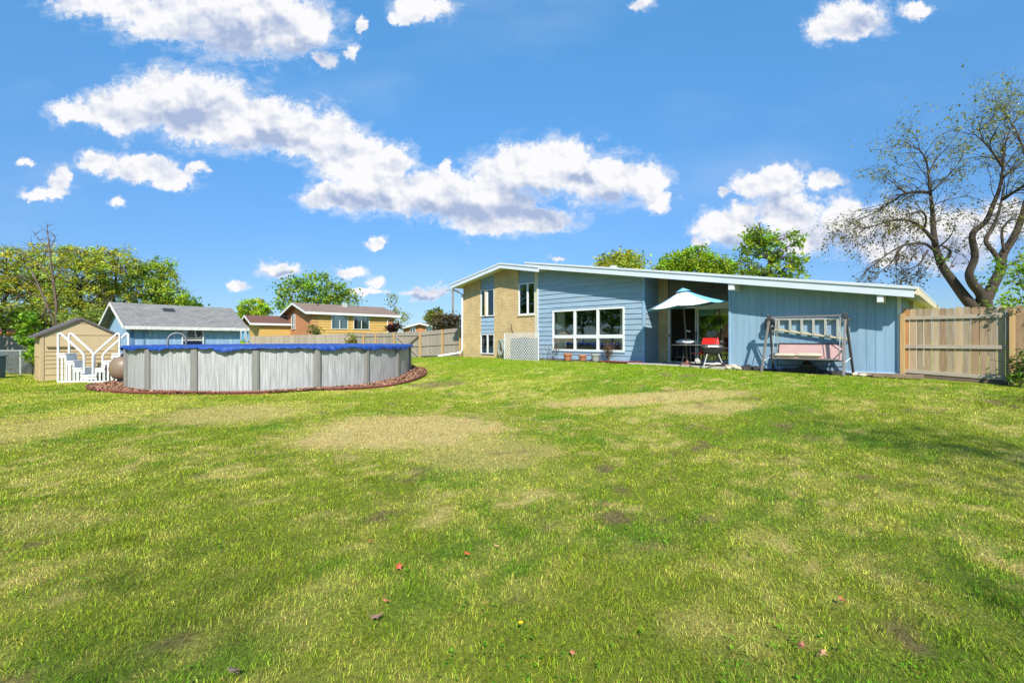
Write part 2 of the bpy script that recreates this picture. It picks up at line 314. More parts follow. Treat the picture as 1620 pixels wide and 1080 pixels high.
# ------------------------------------------------------------------ mesh builder and tagging
class MB:
    def __init__(s): s.v = []; s.f = []; s.m = []; s.cur = 0
    def add(s, vs, fs):
        o = len(s.v); s.v += [tuple(p) for p in vs]
        for f in fs: s.f.append([o+i for i in f]); s.m.append(s.cur)
    def box(s, x0, x1, y0, y1, z0, z1):
        s.add([(x0,y0,z0),(x1,y0,z0),(x1,y1,z0),(x0,y1,z0),(x0,y0,z1),(x1,y0,z1),(x1,y1,z1),(x0,y1,z1)],
              [(0,3,2,1),(4,5,6,7),(0,1,5,4),(1,2,6,5),(2,3,7,6),(3,0,4,7)])
        return s
    def bar(s, p, q, w, h=None, up=(0,0,1)):
        p = Vector(p); q = Vector(q); h = h or w; d = (q-p).normalized(); u = Vector(up)
        if abs(d.dot(u)) > .98: u = Vector((0,1,0))
        a = d.cross(u).normalized(); b = a.cross(d).normalized(); a = a*w/2; b = b*h/2
        s.add([p-a-b,p+a-b,p+a+b,p-a+b,q-a-b,q+a-b,q+a+b,q-a+b],[(0,3,2,1),(4,5,6,7),(0,1,5,4),(1,2,6,5),(2,3,7,6),(3,0,4,7)]); return s
    def prism(s, pts, off):
        pts = [Vector(p) for p in pts]; off = Vector(off); n = len(pts)
        s.add(pts + [p+off for p in pts], [list(range(n)), list(range(2*n-1, n-1, -1))] + [(i, i+n, (i+1) % n + n, (i+1) % n) for i in range(n)]); return s
    def tube(s, path, r, n=8, cap=True, closed=False):
        P = [Vector(p) for p in path]; k = len(P); rr = r if isinstance(r, (list, tuple)) else [r]*k
        vs = []; up = Vector((0,0,1)); prev = None
        for i in range(k):
            a = P[(i-1) % k] if (i > 0 or closed) else P[0]; b = P[(i+1) % k] if (i < k-1 or closed) else P[-1]
            d = (b-a).normalized()
            x = d.cross(up) if prev is None else (prev - d*prev.dot(d))
            if x.length < 1e-3: x = d.cross(Vector((1,0,0)))
            x.normalize(); prev = x; y = d.cross(x)
            for j in range(n):
                t = 2*math.pi*j/n; vs.append(P[i] + (x*math.cos(t) + y*math.sin(t))*rr[i])
        fs = []
        for i in range(k if closed else k-1):
            for j in range(n):
                a = i*n+j; b = i*n+(j+1) % n; i2 = (i+1) % k; fs.append((a, b, i2*n+(j+1) % n, i2*n+j))
        if cap and not closed: fs.append(list(range(n-1,-1,-1))); fs.append(list(range((k-1)*n, k*n)))
        s.add(vs, fs); return s
    def lathe(s, prof, n=24, c=(0,0,0)):
        vs = []; 
        for r, z in prof:
            for j in range(n): t = 2*math.pi*j/n; vs.append((c[0]+r*math.cos(t), c[1]+r*math.sin(t), c[2]+z))
        fs = [(i*n+j, i*n+(j+1) % n, (i+1)*n+(j+1) % n, (i+1)*n+j) for i in range(len(prof)-1) for j in range(n)]
        fs.append(list(range(n-1,-1,-1))); fs.append([(len(prof)-1)*n+j for j in range(n)])
        s.add(vs, fs); return s
    def grid(s, fn, nu, nv):
        vs = [fn(i/nu, j/nv) for i in range(nu+1) for j in range(nv+1)]
        fs = [(i*(nv+1)+j, (i+1)*(nv+1)+j, (i+1)*(nv+1)+j+1, i*(nv+1)+j+1) for i in range(nu) for j in range(nv)]
        s.add(vs, fs); return s
    def build(s, name, mats, parent=None, off=(0,0,0), smooth=False, bevel=0.0):
        if not isinstance(mats, (list, tuple)): mats = [mats]
        me = bpy.data.meshes.new(name)
        me.from_pydata([(p[0]-off[0], p[1]-off[1], p[2]-off[2]) for p in s.v], [], s.f)
        for m in mats: me.materials.append(m)
        me.polygons.foreach_set('material_index', s.m)
        if smooth: me.polygons.foreach_set('use_smooth', [True]*len(s.f))
        me.update()
        import bmesh
        bm = bmesh.new(); bm.from_mesh(me); bmesh.ops.recalc_face_normals(bm, faces=bm.faces); bm.to_mesh(me); bm.free()
        o = bpy.data.objects.new(name, me); scene.collection.objects.link(o)
        if parent is not None: o.parent = parent
        if bevel:
            b = o.modifiers.new('bevel', 'BEVEL'); b.width = bevel; b.segments = 2; b.limit_method = 'ANGLE'
        return o
def tag(o, label, cat, group=None, kind=None):
    if label: o['label'] = label
    if cat: o['category'] = cat
    if group: o['group'] = group
    if kind: o['kind'] = kind
    return o
def thing(name, label, cat, loc=(0,0,0), rotz=0.0, group=None):
    o = bpy.data.objects.new(name, None); scene.collection.objects.link(o)
    o.location = loc; o.rotation_euler = (0,0,rotz); o.empty_display_size = .3
    return tag(o, label, cat, group)
def single(mb, name, mats, label, cat, loc=(0,0,0), rotz=0, group=None, kind=None, smooth=False, bevel=0, off=(0,0,0)):
    o = mb.build(name, mats, None, off, smooth, bevel); o.location = loc; o.rotation_euler = (0,0,rotz)
    return tag(o, label, cat, group, kind)
def clip(poly, a, b):
    """keep z <= a + b*x of a polygon of (x,z)"""
    out = []
    for i in range(len(poly)):
        p, q = poly[i], poly[(i+1) % len(poly)]
        dp = a+b*p[0]-p[1]; dq = a+b*q[0]-q[1]
        if dp >= 0: out.append(p)
        if (dp > 0 and dq < 0) or (dp < 0 and dq > 0):
            t = dp/(dp-dq); out.append((p[0]+(q[0]-p[0])*t, p[1]+(q[1]-p[1])*t))
    return out
def mesh_np(name, verts, loops, starts, matl, cols=None, parent=None, smooth=False):
    me = bpy.data.meshes.new(name); nv = len(verts)
    me.vertices.add(nv); me.vertices.foreach_set('co', np.asarray(verts, np.float32).ravel())
    me.loops.add(len(loops)); me.loops.foreach_set('vertex_index', np.asarray(loops, np.int32))
    me.polygons.add(len(starts)); me.polygons.foreach_set('loop_start', np.asarray(starts, np.int32))
    me.update(calc_edges=True)
    if cols is not None:
        a = me.color_attributes.new('col', 'FLOAT_COLOR', 'POINT')
        c = np.ones((nv, 4), np.float32); c[:, :3] = cols; a.data.foreach_set('color', c.ravel())
    me.materials.append(matl); me.validate()
    o = bpy.data.objects.new(name, me); scene.collection.objects.link(o)
    if parent is not None: o.parent = parent
    return o

# ------------------------------------------------------------------ ground and lawn colour
def patchlist():
    out = []
    for px, y0, y1, hw, kind, amt in [(640,654,716,175,'straw',.92),(760,690,745,130,'straw',.5),(1010,621,641,180,'straw',.85),(1120,634,655,95,'straw',.7),
            (365,638,672,115,'straw',.65),(50,630,770,130,'pale',1.0),(30,650,740,90,'straw',.5),(690,602,614,52,'dirt',.9),(1300,598,606,90,'pale',.5),(470,640,660,60,'pale',.5),
            (850,735,770,120,'pale',.45),(60,800,850,110,'straw',.35),(1000,660,690,60,'pale',.3)]:
        xa, ya = groundhit(px, y0); xb, yb = groundhit(px, y1)
        cy = (ya+yb)/2; cx = (px-810)/F*cy
        out.append((cx, cy, hw/F*cy, max(abs(ya-yb)/2, .35), kind, amt))
    return out
PATCH = patchlist()
def lawn_masks(x, y):
    n1 = fbm(x*.9, y*.9, 11, 4); n2 = fbm(x*3.1, y*3.1, 23, 4); n3 = fbm(x*.35, y*.35, 31, 3); n4 = fbm(x*7, y*7, 47, 3)
    n6 = fbm(x*8, y*8, 147, 3)
    straw = np.clip((n2*.45+n6*.55-.565)/.09, 0, 1)*.65*np.clip((n1-.32)*4, 0, 1)
    pale = np.clip((n3*.22+n1*.28+n2*.25+n6*.25-.47)/.11, 0, 1)*.85
    dirt = np.clip((fbm(x*1.7, y*1.7, 61, 4)-.69)/.08, 0, 1)*np.clip((n4-.42)*6, 0, 1)*.85
    for cx, cy, rx, ry, kind, amt in PATCH:
        d = np.sqrt(((x-cx)/rx)**2 + ((y-cy)/ry)**2) + (n2-.5)*.9 + (n1-.5)*.5 + (n6-.5)*.5
        v = amt*sstep((1.12-d)/.4)
        if kind == 'straw': straw = np.maximum(straw, v)
        elif kind == 'pale': pale = np.maximum(pale, v)
        else: dirt = np.maximum(dirt, v*np.clip((n4-.3)*5, 0, 1))
    # faint old wheel line across the lawn
    ax, ay = groundhit(740, 648); bx, by = groundhit(1010, 690)
    tt = np.clip(((x-ax)*(bx-ax)+(y-ay)*(by-ay))/((bx-ax)**2+(by-ay)**2), 0, 1)
    dl = np.hypot(x-ax-(bx-ax)*tt, y-ay-(by-ay)*tt)
    straw = np.maximum(straw, .7*np.clip(1-dl/.13, 0, 1)*np.clip((n2-.38)*6, 0, 1))
    lush = np.clip((fbm(x*1.1+40, y*1.1, 71, 4)-.5)/.2, 0, 1)
    return straw, pale, dirt, lush
G_base = np.array([.285,.360,.026]); G_pale = np.array([.50,.50,.085]); G_lush = np.array([.175,.310,.018])
C_straw = np.array([.56,.43,.17]); C_dirt = np.array([.27,.19,.09])
def lawn_color(x, y, pick=False):
    st, pa, di, lu = lawn_masks(x, y); st0, di0 = st, di
    if pick:            # each blade is one thing or another, so patches break up into single dry and green blades
        q = lambda m: .30*m + .70*(rng.random(len(m)) < m)
        st, pa, di, lu = q(np.clip(st*1.05, 0, 1)), q(pa), q(di), q(lu)
    c = G_base[None, :]*(1-lu[:, None]) + G_lush[None, :]*lu[:, None]
    c = c*(1-pa[:, None]) + G_pale*pa[:, None]
    sv = V_[0]*x + V_[1]*y; tv = U_[0]*x + U_[1]*y
    hl = (sstep((sv-11.2)/2.0)*sstep((tv+1)/3)*np.clip(1-st*1.5, 0, 1)*np.clip(.35+1.3*fbm(x*1.2, y*1.2, 131, 3), 0, 1)*.85)[:, None]
    c = c*(1-hl) + np.array([.225,.36,.014])*hl
    c = c*(1-st[:, None]) + C_straw*st[:, None]
    c = c*(1-di[:, None]) + C_dirt*di[:, None]
    return c, st0, di0

def build_ground():
    xs = np.concatenate([[-900,-400,-200,-120,-80,-55], np.arange(-40,-26,1.0), np.arange(-26,16.01,.14), np.arange(17,32,1.5), [40,60,100,200,400,900]])
    ys = np.concatenate([[-300,-120,-50,-25,-12,-6,-3,-1,0,.5], np.arange(1.0,28.01,.14), np.arange(29,50,1.0), [55,65,80,110,160,250,500,1200]])
    X, Y = np.meshgrid(xs, ys, indexing='ij'); nx, ny = X.shape
    x = X.ravel(); y = Y.ravel(); z = gz(x, y)
    inside = (x > -26) & (x < 16) & (y > 1) & (y < 28)
    z = z - np.where(inside, (fbm(x*9, y*9, 5, 2))*.025, .012)
    c, st, di = lawn_color(x, y)
    thatch = np.array([.20,.17,.06])
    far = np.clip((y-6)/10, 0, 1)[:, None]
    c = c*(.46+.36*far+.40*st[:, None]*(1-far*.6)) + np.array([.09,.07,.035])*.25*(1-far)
    i = np.arange(nx-1)[:, None]; j = np.arange(ny-1)[None, :]
    a = (i*ny+j).ravel(); quads = np.stack([a, a+ny, a+ny+1, a+1], 1)
    m, nt, b = newmat('lawn_soil'); L = nt.links
    at = nt.nodes.new('ShaderNodeAttribute'); at.attribute_name = 'col'
    geo = nt.nodes.new('ShaderNodeNewGeometry')
    n1 = nt.nodes.new('ShaderNodeTexNoise'); n1.inputs['Scale'].default_value = 28; n1.inputs['Detail'].default_value = 6; n1.inputs['Roughness'].default_value = .75
    L.new(geo.outputs['Position'], n1.inputs[0])
    mr = nt.nodes.new('ShaderNodeMapRange'); mr.inputs[1].default_value = .3; mr.inputs[2].default_value = .7; mr.inputs[3].default_value = .45; mr.inputs[4].default_value = 1.3
    L.new(n1.outputs[0], mr.inputs[0])
    vm = nt.nodes.new('ShaderNodeVectorMath'); vm.operation = 'SCALE'; L.new(at.outputs['Color'], vm.inputs[0]); L.new(mr.outputs[0], vm.inputs['Scale'])
    L.new(vm.outputs[0], b.inputs['Base Color']); b.inputs['Roughness'].default_value = .95; b.inputs['Specular IOR Level'].default_value = .1
    bp = nt.nodes.new('ShaderNodeBump'); bp.inputs['Strength'].default_value = .8; bp.inputs['Distance'].default_value = .03
    L.new(n1.outputs[0], bp.inputs['Height']); L.new(bp.outputs[0], b.inputs['Normal'])
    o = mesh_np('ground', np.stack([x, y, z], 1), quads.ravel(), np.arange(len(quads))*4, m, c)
    o.data.polygons.foreach_set('use_smooth', np.ones(len(quads), bool))
    return tag(o, 'broad back lawn of green grass with straw coloured dry patches', 'ground', kind='structure')
build_ground()

POOL_C = (-9.2, 18.45); POOL_R = 4.93
def in_house(x, y):
    s = V_[0]*x + V_[1]*y; t = U_[0]*x + U_[1]*y
    front = np.where(t < 10.2, 15.15, np.where(t < 14.5, 15.7, 15.9))
    return (s > front) & (t > -.9) & (t < 20.2)
def build_grass():
    # blade positions: denser near where the grass can be told apart
    Ys = np.linspace(1.5, 27, 800)
    dens = np.where(Ys < 3, 6200., 6200*(3/np.maximum(Ys, 3))**1.38)
    wid = 2.45*Ys + 2.2
    cum = np.cumsum(dens*wid)*(Ys[1]-Ys[0]); n = int(cum[-1]*GRASS)
    y = np.interp(rng.random(n)*cum[-1], cum, Ys); x = (rng.random(n)-.5)*(2.45*y+2.2)
    d = np.hypot(x-POOL_C[0], y-POOL_C[1])
    keep = (d > POOL_R+.05) & ~in_house(x, y) & (x < 13)
    x = x[keep]; y = y[keep]
    c, st, di = lawn_color(x, y, True)
    keep = rng.random(len(x)) > np.clip(di*.85 + st*.12, 0, .93)
    x, y, c, st, di = x[keep], y[keep], c[keep], st[keep], di[keep]; n = len(x)
    cl = fbm(x*5, y*5, 91, 3)                          # clumps of longer grass
    h = (.014 + .027*rng.random(n) + .07*np.clip(cl-.48, 0, 1))*np.where(st > .4, .75, 1)
    h *= 1+.25*np.clip((y-6)/12, 0, 1)
    wd = (.0024+.0016*rng.random(n))*np.clip((y/3.2)**.85, .9, 4.3)
    # dead blades mixed in everywhere
    dead = rng.random(n) < (.10 + .5*st)
    c = np.where(dead[:, None], np.array([.46,.34,.11])*(.5+.7*rng.random((n,1))), c*(.30+1.35*rng.random((n,1))**1.3))
    c = c*(1+(rng.random((n,3))-.5)*np.array([.35,.12,.3]))
    az = fbm(x*2.6+5, y*2.6, 111, 3)*14 + (rng.random(n)-.5)*4.6; lean = np.where(dead, .6+1.0*rng.random(n), .2+1.15*rng.random(n))
    fa = rng.random(n)*2*np.pi
    z = gz(x, y) - .012
    dx, dy = np.cos(az), np.sin(az); wx, wy = np.cos(fa)*wd/2, np.sin(fa)*wd/2
    b0 = np.stack([x-wx, y-wy, z], 1); b1 = np.stack([x+wx, y+wy, z], 1)
    l1 = h*.55
    mx = x+dx*l1*np.sin(lean*.6); my = y+dy*l1*np.sin(lean*.6); mz = z+l1*np.cos(lean*.6)
    m0 = np.stack([mx-wx*.8, my-wy*.8, mz], 1); m1 = np.stack([mx+wx*.8, my+wy*.8, mz], 1)
    tp = np.stack([mx+dx*h*.5*np.sin(lean*1.5), my+dy*h*.5*np.sin(lean*1.5), mz+h*.5*np.cos(np.minimum(lean*1.5, 1.7))], 1)
    V = np.stack([b0, b1, m1, m0, tp], 1).reshape(-1, 3)
    base = np.arange(n)*5
    loops = np.stack([base, base+1, base+2, base+3, base+3, base+2, base+4], 1).ravel()
    starts = np.stack([np.arange(n)*7, np.arange(n)*7+4], 1).ravel()
    o = mesh_np('grass', V, loops, starts, M_grass, np.repeat(c, 5, 0))
    tag(o, 'short mown grass blades of the back lawn', 'grass', kind='stuff')
    # clover and broad leaved weeds
    k = 5200
    yy = 1.6+9*rng.random(k)**1.6; xx = (rng.random(k)-.5)*(2.4*yy+2)
    w = fbm(xx*1.4+9, yy*1.4, 101, 4); kp = (w > .54) & ~in_house(xx, yy); xx = xx[kp]; yy = yy[kp]; k = len(xx)
    vs = []; cs = []
    for i in range(3):
        a = rng.random(k)*6.28; r = .004+.008*rng.random(k); x0 = xx+.015*np.cos(a); y0 = yy+.015*np.sin(a)
        zz = gz(xx, yy)+.012+.022*rng.random(k)
        ex, ey = np.cos(a)*r, np.sin(a)*r; tilt = (rng.random(k)-.3)*r
        vs.append(np.stack([np.stack([x0-ex, y0-ey, zz-tilt], 1), np.stack([x0-ey*.7, y0+ex*.7, zz], 1), np.stack([x0+ex, y0+ey, zz+tilt], 1), np.stack([x0+ey*.7, y0-ex*.7, zz], 1)], 1).reshape(-1, 3))
        cc = np.array([.11,.25,.015])*(.6+.8*rng.random((k,1))); cs.append(np.repeat(cc, 4, 0))
    Vv = np.concatenate(vs); nq = len(Vv)//4
    o = mesh_np('clover', Vv, np.arange(len(Vv)), np.arange(nq)*4, M_grass, np.concatenate(cs))
    tag(o, 'patches of low clover leaves among the lawn grass', 'clover', kind='stuff')
GRASS = 1.0
build_grass()

# ------------------------------------------------------------------ the main house
ZB = .5; OFF = (0, 0, ZB)
house = thing('house', 'low split-level house with pale blue siding, cream brick piers and a long white-edged roof', 'house', HW(0,0,ZB), HR)
def HB(mb, name, mats, parent=None, **k): return mb.build(name, mats, parent or house, OFF, **k)
SF = S0-.6                                               # roof front edge
def L2(p, q): b = (q[1]-p[1])/(q[0]-p[0]); return p[1]-b*p[0], b
mt = L2((hx(832,SF), hz(832,415,SF)), (hx(1450,SF), hz(1450,454,SF)))
XE = hx(1451,SF); XML = hx(831,SF)
rx, rz = hx(791,SF), hz(791,416,SF)
gl = L2((hx(713,SF), hz(713,449.5,SF)), (rx, rz)); gr = L2((rx, rz), (hx(840,SF), hz(840,420.5,SF)))
XGL = hx(712.5,SF); XGR = hx(852,SF)
x733, x848, x852, x1018, x1042, x1057, x1153, x1420 = hx(733), hx(848), hx(852), hx(1019), hx(1042,S0+1.15), hx(1057,S0+1.15), hx(1154.5), 0.0
XREC = x1018
GFL = .62                                                 # foundation foot
def roofslab(x0, x1, ln, y0, y1, top=0.0, th=.12):
    mb = MB(); a, b = ln
    mb.prism([(x0,y0,a+b*x0+top),(x1,y0,a+b*x1+top),(x1,y0,a+b*x1+top-th),(x0,y0,a+b*x0+top-th)], (0, y1-y0, 0)); return mb
roof = HB(roofslab(XML, XE-.02, mt, -.57, 10, 0, .17), 'roof', [M_soffit])
HB(roofslab(XML+.02, XE-.02, (mt[0]+.01, mt[1]), -.56, 9.9, .012, .02), 'membrane', M_membrane, roof)
HB(roofslab(XML, XE-.06, mt, -.60, -.57, -.055, .215), 'fascia', M_fascia, roof, bevel=.006)
HB(roofslab(XML-.02, XE, mt, -.63, -.567, .015, .075), 'drip_edge', M_roofedge, roof, bevel=.006)
ez = mt[0]+mt[1]*XE
HB(MB().box(XE-.02, XE+.03, -.55, 10, ez-.20, ez+.005), 'eave_gutter', M_creamtrim, roof, bevel=.008)
HB(MB().box(XE+.031, XE+.036, -.55, 10, ez-.02, ez+.02), 'gutter_lip', M_roofedge, roof)
groof = HB(roofslab(XGL+.03, rx, gl, -.57, 10, 0, .17), 'gable_roof', [M_soffit])
HB(roofslab(rx, XGR, gr, -.575, 9.8, -.004, .165), 'gable_roof', [M_soffit])
for i, (xa, xb, ln) in enumerate([(XGL, rx, gl), (rx, XGR, gr)]):
    HB(roofslab(xa, xb, ln, -.605, -.576, -.06, .19), 'fascia', M_fascia, groof, bevel=.005)
    HB(roofslab(xa-(.02 if i == 0 else 0), xb, ln, -.635, -.578, .015, .08), 'drip_edge', M_roofedge, groof, bevel=.005)
HB(MB().box(XGL-.06, XGL+.01, -.5, 9.9, gl[0]+gl[1]*XGL-.18, gl[0]+gl[1]*XGL-.01), 'eave_gutter', M_roofedge, groof, bevel=.01)
# roof vent
vx = hx(970, S0+3); vz = mt[0]+mt[1]*vx
HB(MB().lathe([(.13,0),(.13,.22),(.22,.24),(.22,.30),(.10,.38)], 16, (vx, 3.0, vz)), 'roof_vent', M_steel)
# walls ----- brick wing
def wallpoly(x0, x1, z0, z1, lines, y0, y1, mb):
    p = [(x0,z0),(x1,z0),(x1,z1),(x0,z1)]
    for a, b in lines: p = clip(p, a, b)
    if len(p) >= 3: mb.prism([(x, y0, z) for x, z in p], (0, y1-y0, 0))
GL_ = (gl[0]-.165, gl[1]); GR_ = (gr[0]-.165, gr[1]); MT_ = (mt[0]-.165, mt[1])
xa, xb, xc, xd = hx(760), hx(781.8), hx(820), hx(846.3)
zw1t, zw1b = hz(771,457.5), hz(771,500.5); zw2t, zw2b = hz(771,528), hz(771,560)
zw3t, zw3b = hz(834,447), hz(834,497.5)
bw = MB()
wallpoly(x733, xa, GFL-.25, 9, [GL_, GR_], 0, .25, bw); wallpoly(xb, xc, GFL-.25, 9, [GL_, GR_], 0, .25, bw)
wallpoly(xc, xd+.02, GFL-.25, zw3b-.06, [GR_], 0, .25, bw); wallpoly(xa, xb, GFL-.25, zw2b-.06, [GL_], 0, .25, bw)
HB(bw, 'brick_wall', M_brick)
def lap(mb, x0, x1, z0, z1, lines, hole=None, pitch=.209, y=0.0):
    n = int((z1-z0)/pitch)+1
    for i in range(n):
        a = z0+i*pitch; b = min(a+pitch, z1+1e-6)
        if b-a < .02: continue
        segs = [(x0, x1)]
        if hole and b > hole[2]+.001 and a < hole[3]-.001:
            segs = [(x0, hole[0]), (hole[1], x1)]
            if a < hole[2]: wl = [(hole[0], hole[1], a, hole[2])]
            elif b > hole[3]: wl = [(hole[0], hole[1], hole[3], b)]
            else: wl = []
        else: wl = []
        for q in [(s0, s1, a, b) for s0, s1 in segs] + wl:
            p = [(q[0],q[2]),(q[1],q[2]),(q[1],q[3]),(q[0],q[3])]
            for la, lb in lines: p = clip(p, la, lb)
            if len(p) < 3: continue
            f = [(xx, y-.004-.026*(b-zz)/pitch, zz) for xx, zz in p]; k = [(xx, y+.03, zz) for xx, zz in p]; m = len(p)
            mb.add(f+k, [list(range(m)), list(range(2*m-1,m-1,-1))]+[(i_, i_+m, (i_+1) % m+m, (i_+1) % m) for i_ in range(m)])
sp = MB(); lap(sp, xa+.01, xb-.01, zw1t+.03, 9, [GL_, GR_], y=.06); HB(sp, 'siding_panel', M_siding)
sp = MB(); lap(sp, xa+.01, xb-.01, zw2t+.03, zw1b-.05, [], y=.06); HB(sp, 'siding_panel', M_siding)
sp = MB(); lap(sp, xc+.01, xd-.01, zw3t+.03, 9, [GR_], y=.06); HB(sp, 'siding_panel', M_siding)
ct = MB(); wallpoly(xd, x852-.03, GFL-.2, 9, [GR_], -.02, .2, ct); HB(ct, 'corner_trim', M_creamtrim)
# siding wall with the big window
wx0, wx1 = hx(874.5), hx(988.5); wz0, wz1 = 1.10, 2.92
sw = MB(); lap(sw, x852, x1018, hz(940,570)+.02, 9, [MT_], (wx0, wx1, wz0, wz1)); HB(sw, 'siding_wall', M_siding)
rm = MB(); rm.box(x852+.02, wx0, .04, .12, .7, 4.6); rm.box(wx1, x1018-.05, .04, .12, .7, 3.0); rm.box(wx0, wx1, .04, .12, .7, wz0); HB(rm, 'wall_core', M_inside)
HB(MB().box(x852-.02, x1018-.02, -.005, .2, GFL-.3, hz(940,570)+.02), 'foundation', M_found)
cb = MB(); wallpoly(x1018-.045, x1018+.03, hz(940,570)-.03, 9, [MT_], -.045, .04, cb); HB(cb, 'corner_board', mat('corner_blue',(.24,.37,.52),.5))
tb = MB(); wallpoly(x852-.035, x852+.01, .65, 9, [MT_, (GR_[0], GR_[1])], -.05, .03, tb); HB(tb, 'corner_board', M_fascia)
# recess: right-facing lap wall, brick pier, transom, header
DY = 1.15
rw = MB(); zt = MT_[0]+MT_[1]*(x1018)
for i in range(30):
    a = .74+i*.209; b = min(a+.209, zt)
    if b-a < .03: break
    rw.prism([(x1018+.03, .04, a), (x1018+.004, .04, b), (x1018-.03, .04, b), (x1018-.03, .04, a)], (0, DY-.05, 0))
HB(rw, 'siding_wall', M_siding)
HB(MB().box(x1018-.04, x1018+.01, .045, DY, GFL-.3, .735), 'foundation', M_found)
bp_ = MB(); wallpoly(x1042-.15, x1057, GFL-.2, 9, [MT_], DY-.04, DY+.25, bp_); HB(bp_, 'brick_pier', M_brick)
dz0, dz1 = hz(1058,570.5,S0+DY), hz(1058,488,S0+DY)
hd = dz1+.02
tr = MB()
for i in range(20):
    a = hd+.14+i*.19
    wallpoly(x1057+.01, x1153+1.2, a, a+.182, [MT_], DY+.02, DY+.1, tr)
HB(tr, 'transom_board', M_greywood)
HB(MB().box(x1057+.01, x1153+1.2, DY-.02, DY+.12, hd, hd+.135), 'door_header', M_soffit, bevel=.005)
# sliding patio door: jambs, open left leaf, right leaf
dxl, dxm, dxr = x1057+.01, hx(1106,S0+DY), hx(1154,S0+DY)+.25
door = HB(MB().box(dxl, dxl+.07, DY-.03, DY+.1, dz0-.05, hd).box(dxr-.02, dxr+.06, DY-.03, DY+.1, dz0-.05, hd).box(dxl, dxr, DY-.06, DY+.12, dz0-.10, dz0-.02).box(dxl+.07, dxr-.02, DY-.02, DY+.1, hd-.05, hd-.001), 'sliding_door', M_white, bevel=.004)
def leaf(x0, x1, y, name, gm, st=.06):
    o = HB(MB().box(x0, x0+st, y, y+.04, dz0, hd-.05).box(x1-st, x1, y, y+.04, dz0, hd-.05).box(x0+st, x1-st, y, y+.04, dz0, dz0+.08).box(x0+st, x1-st, y, y+.04, hd-.12, hd-.05), name, M_white, door, bevel=.003)
    if gm: HB(MB().box(x0+st, x1-st, y+.016, y+.022, dz0+.08, hd-.12), 'pane', gm, door)
    return o
leaf(dxm-.10, dxr-.03, DY+.03, 'door_leaf', M_glass_dark, .065)
leaf(dxm-.15, dxm-.03, DY-.015, 'screen_frame', None, .045)
HB(MB().box(dxm-.118, dxm-.09, DY-.05, DY-.012, dz0+.85, dz0+1.15), 'door_handle', M_black, door, bevel=.006)
HB(MB().box(dxl+.045, dxl+.085, DY-.055, DY-.03, dz0+.95, dz0+1.05), 'latch', M_black, door)
# garage wall: grooved plywood boards
gw = MB(); i = 0; x = x1153
while x < -.02:
    x2 = min(x+.203, 0); seam = (i % 6 == 0)
    gap = .008 if seam else .004
    wallpoly(x+gap/2, x2-gap/2, .66, 9, [MT_], -.0, .05, gw); x = x2; i += 1
HB(gw, 'garage_wall', M_ply)
gb = MB(); wallpoly(x1153+.01, -.01, GFL-.3, 9, [MT_], .012, .1, gb); HB(gb, 'wall_backing', mat('groove_blue', (.195,.305,.40), .7))
HB(MB().box(x1153, .0, -.035, -.001, .60, .70), 'base_trim', mat('pale_blue_trim', (.45,.58,.70), .6, var=.15), bevel=.004)
co = MB(); wallpoly(-.035, .035, .58, 9, [MT_], -.03, .05, co); HB(co, 'corner_board', M_fascia, bevel=.004)
co = MB(); wallpoly(x1153-.03, x1153+.035, .66, 9, [MT_], -.03, .05, co); HB(co, 'corner_board', mat('corner_blue',(.24,.37,.52),.5), bevel=.004)
# garage inner left wall (recess right side), right side wall, cream rear stretch, back and hidden left wall
HB(MB().box(x1153-.02, x1153+.06, .05, 4, .5, MT_[0]+MT_[1]*x1153), 'side_wall', M_ply)
sv = MB(); y = .05
while y < 2.7:
    sv.box(-.06, .0, y+.004, y+.199, .5, MT_[0]); y += .203
HB(sv, 'side_wall', M_ply)
HB(MB().box(-.1, .10, 2.75, 9.5, .3, MT_[0]+.02), 'side_wall', M_soffit)
HB(MB().box(x733+.001, x733+.2, .25, 9.5, .3, GL_[0]+GL_[1]*x733), 'side_wall', M_brick)
HB(MB().box(x733, 0, 9.3, 9.5, .2, 2.2), 'rear_wall', M_brick)
HB(MB().box(x733, 0, .3, 9.3, .45, .70), 'floor_slab', mat('dark_floor', (.10,.08,.06), .5))
# rear room walls keep the interior dark
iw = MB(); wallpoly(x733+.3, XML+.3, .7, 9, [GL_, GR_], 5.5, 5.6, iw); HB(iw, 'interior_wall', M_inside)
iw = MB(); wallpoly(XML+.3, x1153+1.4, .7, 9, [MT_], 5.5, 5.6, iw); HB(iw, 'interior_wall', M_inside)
# beams under the roof
for pxl, pxr, pyb in [(1152,1161.5,458.5),(1387,1397.5,478)]:
    sb = S0-.56; xl, xr = hx(pxl, sb), hx(pxr, sb); zb = hz((pxl+pxr)/2, pyb, sb)
    HB(MB().box(xl, xr, -.56, .6, zb, mt[0]+mt[1]*xr-.16), 'beam', M_white, bevel=.008)
